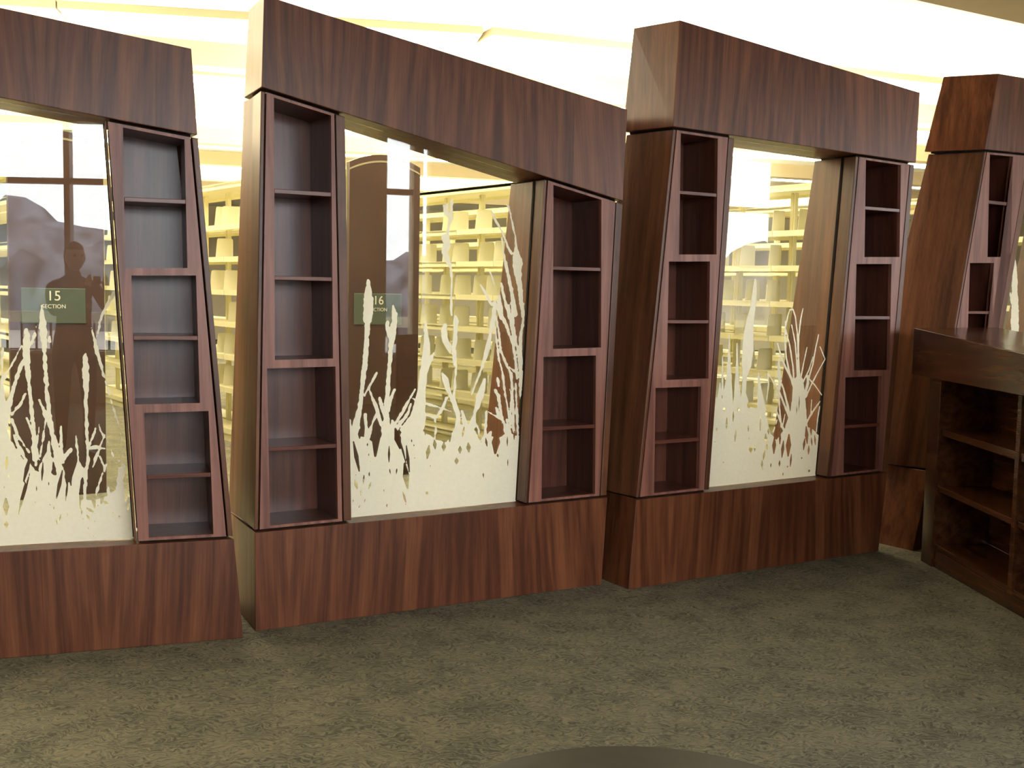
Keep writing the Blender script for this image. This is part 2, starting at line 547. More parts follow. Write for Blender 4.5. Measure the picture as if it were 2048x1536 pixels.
def gaps(u, baseq, headq):
    """thin black reveals between base, middle and header"""
    bl, br, tr, tl = baseq
    prism(u, 'shadow_gap', [(tl[0] + .02, tl[1] - 0.006), (tr[0] - .02, tr[1] - 0.006), (tr[0] - .02, tr[1] + 0.012), (tl[0] + .02, tl[1] + 0.012)], 'dark_gap', 0.03, depth=lambda z: DEP(z) - .03, bevel=0)


def spans(o, t, zmax, zmin):
    return o


# --- etched glass -----------------------------------------------------------
def etched(u, quad, strokes, base, holes, conv, back, step=0.0042, parent=None, rough=1.0, extra_local=None):
    """quad: pane corners in (s,z); strokes: polylines [(x,y,w),..] in crop pixels; base: polygon; holes: (x,y,w,h,tilt)"""
    def C(x, y):
        X, Y = conv(x, y)
        return u.px(X, Y, back)
    kx = conv(1, 0)[0] - conv(0, 0)[0]
    s0 = min(p[0] for p in quad); s1 = max(p[0] for p in quad); z0 = min(p[1] for p in quad); z1 = max(p[1] for p in quad)
    nx, nz = int((s1 - s0) / step) + 2, int((z1 - z0) / step) + 2
    S = s0 + np.arange(nx) * step; Z = z0 + np.arange(nz) * step
    SS, ZZ = np.meshgrid(S, Z, indexing='ij')
    D = np.full(SS.shape, 1.0)

    def seg(ax, az, ar, bx, bz, br):
        pad = max(ar, br) + 0.03
        i0 = max(0, int((min(ax, bx) - pad - s0) / step)); i1 = min(nx, int((max(ax, bx) + pad - s0) / step) + 2)
        j0 = max(0, int((min(az, bz) - pad - z0) / step)); j1 = min(nz, int((max(az, bz) + pad - z0) / step) + 2)
        if i1 <= i0 or j1 <= j0: return None
        x, z = SS[i0:i1, j0:j1], ZZ[i0:i1, j0:j1]
        dx, dz = bx - ax, bz - az
        L = dx * dx + dz * dz + 1e-12
        t = np.clip(((x - ax) * dx + (z - az) * dz) / L, 0, 1)
        return (slice(i0, i1), slice(j0, j1)), np.hypot(x - ax - t * dx, z - az - t * dz) - (ar + (br - ar) * t)
    # base polygon
    if base:
        P = [C(x, y) for x, y in base]
        inside = np.zeros(SS.shape, bool); dist = np.full(SS.shape, 9.0)
        for (ax, az), (bx, bz) in zip(P, P[1:] + P[:1]):
            cond = ((az > ZZ) != (bz > ZZ)) & (SS < (bx - ax) * (ZZ - az) / ((bz - az) or 1e-9) + ax)
            inside ^= cond
            dx, dz = bx - ax, bz - az; L = dx * dx + dz * dz + 1e-12
            t = np.clip(((SS - ax) * dx + (ZZ - az) * dz) / L, 0, 1)
            dist = np.minimum(dist, np.hypot(SS - ax - t * dx, ZZ - az - t * dz))
        D = np.minimum(D, np.where(inside, -dist, dist))
    mpp = None
    for st in strokes:
        pts = []
        for x, y, wd in st:
            a = C(x, y); b = C(x + 10, y)
            sc = math.hypot(a[0] - b[0], a[1] - b[1]) / 10.0
            pts.append((a[0], a[1], wd * sc / 2))
        for a, b in zip(pts, pts[1:]):
            r = seg(*a, *b)
            if r: D[r[0]] = np.minimum(D[r[0]], r[1])
    for st in (extra_local or []):
        for a, b in zip(st, st[1:]):
            r = seg(*a, *b)
            if r: D[r[0]] = np.minimum(D[r[0]], r[1])
    # hand-cut roughness of the edges
    def vnoise(sc, seed):
        rng = np.random.RandomState(seed)
        g = rng.rand(int((s1 - s0) / sc) + 4, int((z1 - z0) / sc) + 4)
        fx = (SS - s0) / sc; fz = (ZZ - z0) / sc
        i, j = fx.astype(int), fz.astype(int); a, b = fx - i, fz - j
        a = a * a * (3 - 2 * a); b = b * b * (3 - 2 * b)
        return (g[i, j] * (1 - a) + g[i + 1, j] * a) * (1 - b) + (g[i, j + 1] * (1 - a) + g[i + 1, j + 1] * a) * b - 0.5
    D = D + rough * (0.006 * vnoise(0.018, 1) + 0.004 * vnoise(0.009, 2))
    for x, y, wd, h, tilt in holes:
        cx, cz = C(x, y)
        b = C(x, y + 10); sc = math.hypot(cx - b[0], cz - b[1]) / 10.0
        e_ = C(x + 10, y); sx = math.hypot(cx - e_[0], cz - e_[1]) / 10.0
        hw, hh = wd * sx / 2, h * sc / 2
        # lens shape: narrow capsule
        dx, dz = -math.tan(math.radians(tilt)) * hh, hh
        for a_, b_ in (((cx - dx, cz - dz, hw * .3), (cx, cz, hw)), ((cx, cz, hw), (cx + dx, cz + dz, hw * .3))):
            r = seg(*a_, *b_)
            if r: D[r[0]] = np.maximum(D[r[0]], -r[1])
    # clip to the pane
    for (ax, az), (bx, bz) in zip(quad, quad[1:] + quad[:1]):   # BL BR TR TL, counter-clockwise
        dx, dz = bx - ax, bz - az; L = math.hypot(dx, dz)
        n = ((SS - ax) * (-dz) + (ZZ - az) * dx) / L          # positive inside
        D = np.maximum(D, -(n) + 0.002)
    # marching squares
    bm = bmesh.new(); cache = {}
    inn = D < 0

    def V(key, x, z):
        v = cache.get(key)
        if v is None:
            v = bm.verts.new((x, 0, z)); cache[key] = v
        return v

    def corner(i, j):
        return V((i, j, 0), S[i], Z[j])

    def edge(i, j, k):           # k=1: to i+1, k=2: to j+1
        i2, j2 = (i + 1, j) if k == 1 else (i, j + 1)
        a, b = D[i, j], D[i2, j2]
        t = a / (a - b)
        return V((i, j, k), S[i] + (S[i2] - S[i]) * t, Z[j] + (Z[j2] - Z[j]) * t)
    cnt = inn[:-1, :-1].astype(int) + inn[1:, :-1] + inn[1:, 1:] + inn[:-1, 1:]
    for i, j in np.argwhere((cnt > 0) & (cnt < 4)):
        i, j = int(i), int(j)
        c = [(i, j), (i + 1, j), (i + 1, j + 1), (i, j + 1)]
        ek = [(i, j, 1), (i + 1, j, 2), (i, j + 1, 1), (i, j, 2)]
        loop = []
        for k in range(4):
            a, b = c[k], c[(k + 1) % 4]
            if inn[a]: loop.append(corner(*a))
            if inn[a] != inn[b]: loop.append(edge(*ek[k]))
        if len(set(loop)) == len(loop) and len(loop) > 2:
            try: bm.faces.new(loop)
            except ValueError: pass
    full = cnt == 4
    for i in range(nx - 1):      # solid cells, merged into vertical strips
        j = 0
        while j < nz - 1:
            if full[i, j]:
                k = j
                while k < nz - 1 and full[i, k]: k += 1
                bm.faces.new((corner(i, j), corner(i + 1, j), corner(i + 1, k), corner(i, k)))
                j = k
            else:
                j += 1
    for v in bm.verts: v.co.y = back
    me = bpy.data.meshes.new('etched_reeds'); bm.to_mesh(me); bm.free()
    me.materials.append(M['frost'])
    o = bpy.data.objects.new('etched_reeds', me); COL.objects.link(o); o.parent = parent
    o['label'] = 'pale frosted reeds and grass etched on the pane'
    return o


def pane(u, quad, y=0.105):
    bm = bmesh.new(); slab(bm, quad, [], y, y + 0.008)
    return link('glass_pane', bm, 'glass', u.e)



def zat(a, b, s_):
    return a[1] + (b[1] - a[1]) * (s_ - a[0]) / (b[0] - a[0])


def base_and_header(u, floor_bl, floor_br, top_br, top_bl, hbl, hbr, htr, htl, hs=(0, 0), bs=(0, 0)):
    prism(u, 'base', [floor_bl, floor_br, top_br, top_bl], 'wood', 0.0, bs)
    prism(u, 'header', [hbl, hbr, htr, htl], 'wood', 0.0, hs)
    u.gapdata = (top_bl, top_br, hbl, hbr, hs)


def reveals(u, lb, lt, rb, rt_):
    """dark recessed strips above the base and below the header, only under the two columns"""
    top_bl, top_br, hbl, hbr, hs = u.gapdata
    for x0, x1, y0 in ((top_bl[0] + .025, lb[0] - .02, 0), (rb[0] + .02, top_br[0] - .025, 0)):
        z = lambda x: zat(top_bl, top_br, x)
        prism(u, 'shadow_gap', [(x0, z(x0) + .0005), (x1, z(x1) + .0005), (x1, z(x1) + .011), (x0, z(x0) + .011)], 'dark_gap', 0.035, depth=lambda z: DEP(z) - .03, bevel=0)
    for x0, x1, h in ((hbl[0] + .025, lt[0] - .02, (hs[0], 0)), (rt_[0] + .02, hbr[0] - .025, (0, 0))):
        z = lambda x: zat(hbl, hbr, x)
        prism(u, 'shadow_gap', [(x0, z(x0) - .0125), (x1, z(x1) - .0125), (x1, z(x1) - .0005), (x0, z(x0) - .0005)], 'dark_gap', 0.035, h, depth=lambda z: DEP(z) - .03, bevel=0)


def down(p, d=0.012): return (p[0], p[1] - d)
def upp(p, d=0.010): return (p[0], p[1] + d)


# ============ divider A (left, cut by the frame) ============
uA, _ = unit_from_floor((0, 1318), (487, 1276), 'leaning mahogany divider cut off by the left edge, section 15 sign seen through its glass')
q = uA.px
fbr = (q(487, 1276)[0], 0.0); tbr = q(468, 1078); LB = -0.90
zt = tbr[1]
hb0, hb1 = q(0, 195), q(395, 270); ht0, ht1 = q(0, 15), q(383, 97)
hbl = (LB + .10, zat(hb0, hb1, LB + .10)); htl = (LB + .115, zat(ht0, ht1, LB + .115))
base_and_header(uA, (LB, 0), fbr, tbr, (LB + .02, zt), hbl, hb1, ht1, htl, (0, -.05), (0, -.12))
m = lambda x, y: uA.px(x, y, MB)
def mtop(u, a, b, x): return down((x, zat(a, b, x)))
ob, ot = m(466, 1076), m(396, 272)
ib, it = m(269, 1086), m(208, 240)
ztop = lambda x: (x, zat(hb0, hb1, x) - 0.012)
zbot = lambda x: (x, zt + 0.010)
g0b, g0t = m(454, 1076), m(382, 270)
g1b, g1t = m(275, 1084), m(214, 242)
fixb = lambda p: (p[0], zt + 0.010)
fixt = lambda p: ztop(p[0])
holesA = [uA.q(h, MB) for h in ([(246, 252), (369, 279), (375, 536), (250, 536)], [(263, 551), (392, 551), (400, 806), (270, 809)], [(288, 826), (417, 822), (427, 1070), (298, 1079)])]
shA = [shelf_at(uA, 0, 248, 371, 397, 405), shelf_at(uA, 1, 267, 395, 674, 681, 671, 678), shelf_at(uA, 2, 295, 421, 952, 958, 946, 953)]
column(uA, (fixb(ob), fixt(ot)), (fixb(ib), fixt(it)), holesA, shA, 'R', (fixb(g0b), fixt(g0t)), (fixb(g1b), fixt(g1t)), -.08)
# its left column lies outside the picture
def std_left(u, s0b, s0t, zb, ztf, w=0.42):
    ob = (s0b, zb); ot = (s0t, ztf(s0t)[1]); ib = (s0b + w + .03, zb); it = (s0t + w, ztf(s0t + w)[1])
    gib, git = (ib[0] - .05, zb), (it[0] - .05, ztf(it[0] - .05)[1])
    gob, got = (ob[0] + .022, zb), (ot[0] + .022, ztf(ot[0] + .022)[1])
    h1 = [(s0t + .07, ztf(s0t + .07)[1] - .03), (s0t + .33, ztf(s0t + .33)[1] - .03), (s0t + .33, 1.20), (s0t + .07, 1.20)]
    h2 = [(s0t + .04, 1.16), (s0t + .32, 1.16), (s0t + .32, zb + .02), (s0t + .04, zb + .02)]
    column(u, (ob, ot), (ib, it), [h1, h2], [(0, 1.55, .02), (0, 1.90, .02), (1, .80, .02)], 'L', (gob, got), (gib, git))
    return ib, it
lib, lit = std_left(uA, LB + .03, LB + .11, zt + .010, ztop)
paneA = [(lib[0] - .001, zt + .001), (fixb(ib)[0] + .001, zt + .001), (fixt(it)[0] + .001, fixt(it)[1] + .0105), (lit[0] - .001, ztop(lit[0])[1] + .0105)]
pA = pane(uA, paneA); reveals(uA, lib, lit, fixb(ib), fixt(it))

# ============ divider B ============
uB, lB = unit_from_floor((511, 1263), (1203, 1169), 'mahogany divider with the steepest sloping header, section 16 sign seen through its glass')
q = uB.px
tbl, tbr = q(509.5, 1066), q(1215, 995)
hb0, hb1 = q(523, 174), q(1246, 402); ht0, ht1 = q(528, -10), q(1255, 219)
base_and_header(uB, (0, 0), (lB, 0), tbr, tbl, hb0, hb1, ht1, ht0, (.02, 0), (.03, 0))
zb0, zb1, zh0, zh1 = tbl, tbr, hb0, hb1
def mk(zb0, zb1, zh0, zh1):
    return (lambda p: (p[0], zat(zb0, zb1, p[0]) + .010)), (lambda p: (p[0], zat(zh0, zh1, p[0]) - .012))
fb, ft = mk(zb0, zb1, zh0, zh1)
m = lambda x, y: uB.px(x, y, MB)
ob, ot = m(509, 1063), m(522, 178)
ib, it = m(703, 1042), m(690, 236)
g1b, g1t = m(686, 1044), m(670, 228)
g0b, g0t = (ob[0] + .02, ob[1]), (ot[0] + .02, ot[1])
hB = [uB.q(h, MB) for h in ([(548, 191), (662, 224), (666, 717), (550, 720)], [(534, 737), (671, 733), (676, 1044), (540, 1057)])]
sB = [shelf_at(uB, 0, 550, 662, 381, 390), shelf_at(uB, 0, 551, 662, 553, 561), shelf_at(uB, 1, 539, 671, 896, 903, 888, 895)]
column(uB, (fb(ob), ft(ot)), (fb(ib), ft(it)), hB, sB, 'L', (fb(g0b), ft(g0t)), (fb(g1b), ft(g1t)), .03)
li_b, li_t = fb(ib), ft(it)
ob, ot = m(1213, 993), m(1246, 405)
ib, it = m(1050, 1008), m(1089, 357)
g1b, g1t = m(1056, 1008), m(1095, 363)
g0b, g0t = m(1200, 993), m(1232, 406)
hB = [uB.q(h, MB) for h in ([(1107, 366), (1203, 396), (1202, 695), (1106, 698)], [(1087, 714), (1192, 711), (1190, 991), (1083, 1001)])]
sB = [shelf_at(uB, 0, 1107, 1202, 534, 541), shelf_at(uB, 1, 1085, 1190, 855, 862, 849, 856)]
column(uB, (fb(ob), ft(ot)), (fb(ib), ft(it)), hB, sB, 'R', (fb(g0b), ft(g0t)), (fb(g1b), ft(g1t)))
ri_b, ri_t = fb(ib), ft(it)
paneB = [(li_b[0] - .001, li_b[1] - .009), (ri_b[0] + .001, ri_b[1] - .009), (ri_t[0] + .001, ri_t[1] + .0105), (li_t[0] - .001, li_t[1] + .0105)]
pB = pane(uB, paneB); reveals(uB, li_b, li_t, ri_b, ri_t)

# ============ divider C ============
uC, lC = unit_from_floor((1257, 1179), (1757, 1102), 'mahogany divider with the deepest header and a grass clump etched low in its glass')
q = uC.px
tbl, tbr = q(1273, 1000), q(1775, 945)
hb0, hb1 = q(1347, 253), q(1832, 325); ht0, ht1 = q(1360, 40), q(1840, 185)
base_and_header(uC, (0, 0), (lC, 0), tbr, tbl, hb0, hb1, ht1, ht0, (-.075, 0))
fb, ft = mk(tbl, tbr, hb0, hb1)
m = lambda x, y: uC.px(x, y, MB)
ob, ot = m(1273, 997), m(1347, 257)
ib, it = m(1418, 983), m(1469, 275)
g1b, g1t = m(1409, 984), m(1457, 272)
g0b, g0t = (ob[0] + .02, ob[1]), (ot[0] + .02, ot[1])
hC = [uC.q(h, MB) for h in ([(1362, 259), (1436, 268), (1433, 509), (1358, 509)], [(1338, 523), (1420, 523), (1417, 757), (1333, 760)], [(1311, 776), (1402, 773), (1397, 986), (1308, 994)])]
sC = [shelf_at(uC, 0, 1362, 1434, 384, 391), shelf_at(uC, 1, 1337, 1418, 640, 647), shelf_at(uC, 2, 1312, 1400, 880, 888, 876, 883)]
column(uC, (fb(ob), ft(ot)), (fb(ib), ft(it)), hC, sC, 'L', (fb(g0b), ft(g0t)), (fb(g1b), ft(g1t)), -.06)
li_b, li_t = fb(ib), ft(it)
ob, ot = m(1775, 943), m(1829, 327)
ib, it = m(1655, 953), m(1712, 311)
g1b, g1t = m(1661, 953), m(1718, 313)
g0b, g0t = m(1765, 944), m(1820, 328)
hC = [uC.q(h, MB) for h in ([(1732, 317), (1802, 327), (1799, 514), (1729, 514)], [(1713, 528), (1783, 528), (1779, 740), (1708, 741)], [(1691, 755), (1763, 752), (1756, 942), (1687, 948)])]
sC = [shelf_at(uC, 0, 1732, 1800, 415, 422), shelf_at(uC, 1, 1711, 1780, 632, 639), shelf_at(uC, 2, 1690, 1757, 849, 855)]
column(uC, (fb(ob), ft(ot)), (fb(ib), ft(it)), hC, sC, 'R', (fb(g0b), ft(g0t)), (fb(g1b), ft(g1t)))
ri_b, ri_t = fb(ib), ft(it)
paneC = [(li_b[0] - .001, li_b[1] - .009), (ri_b[0] + .001, ri_b[1] - .009), (ri_t[0] + .001, ri_t[1] + .0105), (li_t[0] - .001, li_t[1] + .0105)]
pC = pane(uC, paneC); reveals(uC, li_b, li_t, ri_b, ri_t)

# ============ divider D (far right, behind the counter) ============
uD = Unit(atz(1825, 1102, 0), math.radians(36), 'strongly leaning mahogany divider at the far right, standing behind the low bookcase')
q = uD.px
zb = .465
tbl = (.135, zb); tbr = (1.93, zb)
hb0, hbx = q(1970, 299), q(2043, 306); ht0, htx = q(1997, 147), q(2048, 155.5)
hb1 = (2.05, zat(hb0, hbx, 2.05)); ht1 = (2.08, zat(ht0, htx, 2.08))
base_and_header(uD, (0, 0), (1.80, 0), tbr, tbl, hb0, hb1, ht1, ht0, (-.15, 0))
fb, ft = mk(tbl, tbr, hb0, hb1)
m = lambda x, y: uD.px(x, y, MB)
ob, ot = m(1861, 940), m(1970, 301)
d1 = m(1997, 657); d2 = m(2045, 380)
def ext(z): return (d1[0] + (d2[0] - d1[0]) * (z - d1[1]) / (d2[1] - d1[1]), z)
e1 = m(2007, 657); e2 = m(2056, 380)
def ext2(z): return (e1[0] + (e2[0] - e1[0]) * (z - e1[1]) / (e2[1] - e1[1]), z)
g1b, g1t = ext(zb), ext(2.38); ib, it = ext2(zb), ext2(2.38)
g0b, g0t = (ob[0] + .02, ob[1]), (ot[0] + .02, ot[1])
hD = [uD.q(h, MB) for h in ([(1980, 305), (2026, 310), (2021, 514), (1975, 514)], [(1940, 526), (1988, 526), (1983, 735), (1933, 738)], [(1903, 752), (1950, 749), (1945, 912), (1897, 917)])]
sD = [shelf_at(uD, 0, 1979, 2024, 403, 410), shelf_at(uD, 1, 1937, 1985, 622, 628), shelf_at(uD, 2, 1905, 1945, 838, 845)]
column(uD, (fb(ob), ft(ot)), (fb(ib), ft(it)), hD, sD, 'L', (fb(g0b), ft(g0t)), (fb(g1b), ft(g1t)), -.13)
li_b, li_t = fb(ib), ft(it)
ob, ot = (1.91, zb), (2.04, 2.4)
g0b, g0t = (1.86, zb), (1.99, 2.4); g1b, g1t = (1.52, zb), (1.70, 2.4); ib, it = (1.48, zb), (1.66, 2.4)
ztD = lambda x: ft((x, 0))[1]
hD = [[(1.74, ztD(1.74) - .03), (1.96, ztD(1.96) - .03), (1.94, 1.5), (1.72, 1.5)], [(1.65, 1.45), (1.88, 1.45), (1.85, zb + .03), (1.60, zb + .03)]]
column(uD, (fb(ob), ft(ot)), (fb(ib), ft(it)), hD, [(0, 1.95, .02), (1, .95, .02)], 'R', (fb(g0b), ft(g0t)), (fb(g1b), ft(g1t)))
ri_b, ri_t = fb(ib), ft(it)
paneD = [(li_b[0] - .001, li_b[1] - .009), (ri_b[0] + .001, ri_b[1] - .009), (ri_t[0] + .001, ri_t[1] + .0105), (li_t[0] - .001, li_t[1] + .0105)]
pD = pane(uD, paneD); reveals(uD, li_b, li_t, ri_b, ri_t)

# ---------------------------------------------------------------- etched reeds
GB = 0.1035
cB = lambda x, y: (660 + x / 3.339, 600 + y / 3.339)
def five(x, y, w_): return (x * .9565, y * .9565 - 1335.6, w_ * .9565)
def F5(l): return [five(*p) for p in l]
strB = [
 F5([(266, 1258, 16), (270, 1300, 34), (268, 1340, 50), (264, 1400, 60), (262, 1536, 58)]), F5([(238, 1385, 14), (245, 1450, 20), (255, 1500, 30)]),
 [(250, 120, 52), (256, 80, 40), (245, 260, 30), (235, 400, 35), (215, 600, 28), (200, 720, 32), (182, 800, 44), (172, 880, 50)], [(258, 0, 64), (262, 55, 55), (258, 110, 50), (248, 180, 26)],
 [(422, 40, 12), (432, 90, 34), (428, 150, 40), (416, 230, 46), (408, 290, 34), (400, 400, 28), (390, 550, 27), (380, 680, 36), (375, 800, 42), (380, 900, 70)], [(384, 150, 26), (380, 190, 18), (395, 240, 24)],
 [(310, 490, 16), (290, 530, 20), (262, 580, 18), (228, 640, 14)], [(258, 590, 14), (290, 670, 18), (318, 745, 24), (345, 840, 18), (356, 890, 16), (352, 945, 14)],
 [(330, 655, 14), (350, 720, 26), (372, 790, 30)], [(432, 600, 20), (405, 660, 24), (388, 740, 30)],
 [(236, 765, 22), (242, 850, 26), (248, 910, 34)], [(316, 748, 14), (285, 820, 14), (262, 880, 26), (250, 920, 40)],
 [(568, 600, 10), (530, 665, 16), (470, 770, 22), (420, 850, 26), (400, 900, 30)], [(418, 810, 20), (408, 850, 20)], [(540, 692, 12), (520, 760, 22), (470, 820, 26), (420, 900, 40)], [(580, 735, 24), (540, 800, 40), (500, 860, 60)],
 [(638, 150, 14), (640, 210, 26), (648, 330, 48), (630, 450, 52), (612, 600, 50), (600, 700, 80), (580, 820, 120)], [(695, 350, 8), (668, 400, 34), (640, 460, 40)],
 [(550, 655, 7), (590, 678, 14), (640, 692, 14), (745, 722, 10), (810, 745, 8)], [(780, 655, 18), (762, 700, 20), (745, 735, 22), (712, 780, 20), (690, 782, 14), (640, 765, 12)], [(700, 785, 12), (708, 850, 8), (700, 930, 10)],
 [(838, 110, 20), (842, 150, 34), (835, 250, 28), (828, 330, 26), (834, 430, 26)],
 F5([(850, 690, 10), (850, 715, 20), (848, 760, 16), (842, 830, 30), (828, 880, 16), (822, 930, 24), (806, 965, 56), (822, 1010, 40), (800, 1060, 46), (822, 1120, 36), (845, 1180, 16), (850, 1260, 14), (846, 1420, 14), (850, 1500, 16)]),
 F5([(795, 738, 12), (812, 790, 40), (835, 810, 30)]), F5([(800, 1020, 30), (785, 1065, 18)]), F5([(815, 730, 14), (822, 780, 20)]),
 [(768, 170, 30), (760, 215, 42), (768, 270, 38), (788, 310, 38), (800, 350, 12)], [(842, 430, 10), (836, 530, 12), (826, 650, 16), (838, 720, 34), (858, 770, 30), (850, 850, 30)],
 [(752, 490, 16), (772, 530, 44), (782, 580, 30), (800, 620, 24), (826, 700, 18)],
 [(1102, 40, 24), (1085, 160, 30), (1070, 230, 20), (1050, 330, 34), (1030, 400, 20), (1000, 490, 12), (945, 630, 9)], [(1030, 535, 20), (1018, 590, 40), (1000, 650, 46), (982, 710, 34), (966, 755, 14), (950, 840, 50)],
 F5([(1230, 728, 10), (1246, 745, 14), (1260, 790, 10), (1266, 830, 5), (1275, 870, 10), (1294, 950, 14), (1300, 1020, 12), (1300, 1070, 40), (1310, 1140, 72), (1312, 1200, 50), (1324, 1300, 36), (1336, 1420, 26), (1345, 1490, 22)]),
 [(1282, 32, 30), (1292, 130, 18), (1272, 250, 20), (1272, 400, 30), (1274, 560, 26), (1270, 670, 8)],
 F5([(1122, 762, 8), (1150, 830, 18), (1180, 880, 12), (1210, 940, 10), (1240, 1020, 14), (1265, 1070, 20)]), F5([(1200, 960, 8), (1210, 1060, 14), (1235, 1180, 20), (1258, 1290, 26), (1280, 1400, 30), (1295, 1500, 26)]),
 F5([(1196, 1280, 18), (1205, 1330, 14), (1230, 1430, 22), (1260, 1520, 26)]), F5([(1180, 1360, 16), (1185, 1440, 40), (1200, 1520, 30)]), F5([(1050, 1290, 10), (1080, 1340, 14), (1130, 1430, 14)]), F5([(1120, 1200, 10), (1150, 1290, 6)]),
 [(1100, 20, 24), (1140, 90, 24), (1185, 190, 18), (1220, 290, 16)], [(1215, 20, 20), (1222, 150, 18), (1240, 270, 18), (1262, 380, 16), (1275, 500, 16)], [(1190, 40, 20), (1215, 180, 18), (1225, 300, 16), (1240, 420, 18), (1250, 520, 20)],
 [(1108, 110, 12), (1128, 220, 14), (1138, 330, 14), (1172, 420, 14), (1208, 490, 18), (1216, 570, 16), (1222, 700, 18), (1222, 850, 18)],
 [(1104, 180, 10), (1112, 280, 14), (1130, 400, 14), (1152, 490, 14), (1166, 600, 16), (1186, 720, 14), (1206, 850, 16)],
 [(1118, 520, 14), (1128, 570, 18)], [(1102, 600, 12), (1124, 640, 24), (1136, 720, 16), (1160, 840, 18), (1180, 900, 20)], [(1160, 400, 6), (1200, 450, 8), (1252, 492, 8)],
 [(1240, 560, 12), (1246, 700, 14), (1254, 900, 14)], [(1202, 600, 10), (1215, 650, 20), (1205, 760, 16), (1230, 880, 20)],
 [(1110, 720, 12), (1128, 770, 20), (1162, 820, 18), (1190, 880, 20)], [(1044, 748, 12), (1040, 840, 16), (1030, 940, 22)], [(1060, 748, 9), (1100, 772, 9), (1150, 802, 12)], [(1086, 868, 12), (1060, 910, 30), (1044, 940, 20)],
 [(880, 740, 14), (900, 820, 30), (930, 900, 60)], [(960, 790, 10), (990, 860, 14), (1010, 930, 20)], [(1180, 800, 14), (1200, 900, 30), (1215, 960, 40)],
]
baseB = [(110, 1500), (110, 800), (135, 795), (150, 880), (200, 905), (262, 930), (305, 960), (380, 880), (470, 905), (540, 790), (600, 860), (700, 930), (780, 950), (850, 820), (900, 840), (960, 850), (1010, 950), (1045, 905), (1130, 920), (1190, 880), (1240, 905), (1300, 900), (1300, 1500)]
hoB = [(176, 1045, 30, 200, 12), (307, 930, 56, 220, -2), (452, 925, 46, 130, 15), (394, 1030, 16, 110, 0), (487, 1010, 14, 170, 16), (520, 1060, 22, 180, 8), (508, 1175, 44, 165, 8), (198, 895, 24, 60, 0),
 (1108, 950, 56, 140, -3), (1090, 860, 34, 90, 15), (195, 1115, 9, 44, 8), (225, 1197, 12, 76, -4), (262, 1163, 10, 40, 0), (266, 1238, 16, 44, -20), (174, 1232, 24, 60, 18), (172, 1168, 6, 14, 30), (400, 1142, 9, 46, 12), (445, 1140, 10, 44, -6), (360, 1272, 9, 18, 0),
 (206, 1285, 11, 44, 4), (232, 1340, 8, 30, -20), (195, 1380, 8, 28, -25), (155, 1342, 10, 16, 10), (380, 1372, 13, 20, 0), (505, 1366, 8, 10, 0), (497, 1318, 16, 78, 18), (577, 1256, 6, 6, 0), (647, 1290, 20, 20, 0), (565, 1055, 7, 7, 0), (1024, 1168, 9, 38, 4),
 (1187, 1085, 8, 46, 0), (1120, 1038, 14, 22, 20), (1044, 950, 16, 56, 12), (1230, 905, 12, 60, 0), (1184, 945, 10, 70, 0), (1154, 850, 12, 60, 0), (1010, 890, 24, 90, -6), (640, 870, 20, 60, -10), (655, 1015, 30, 84, -8), (845, 1075, 28, 36, 0), (868, 1000, 26, 46, 0), (925, 985, 30, 60, 6), (700, 965, 26, 60, 6), (760, 980, 30, 50, 0), (670, 1108, 8, 10, 0), (800, 900, 26, 90, 0), (890, 880, 16, 70, -10), (560, 970, 8, 16, 0), (545, 940, 9, 24, 8), (1190, 1108, 5, 6, 0), (250, 965, 10, 24, -10), (258, 1035, 8, 20, -10), (270, 1078, 5, 6, 0)]
etched(uB, paneB, strB, baseB, hoB, cB, GB, parent=pB)

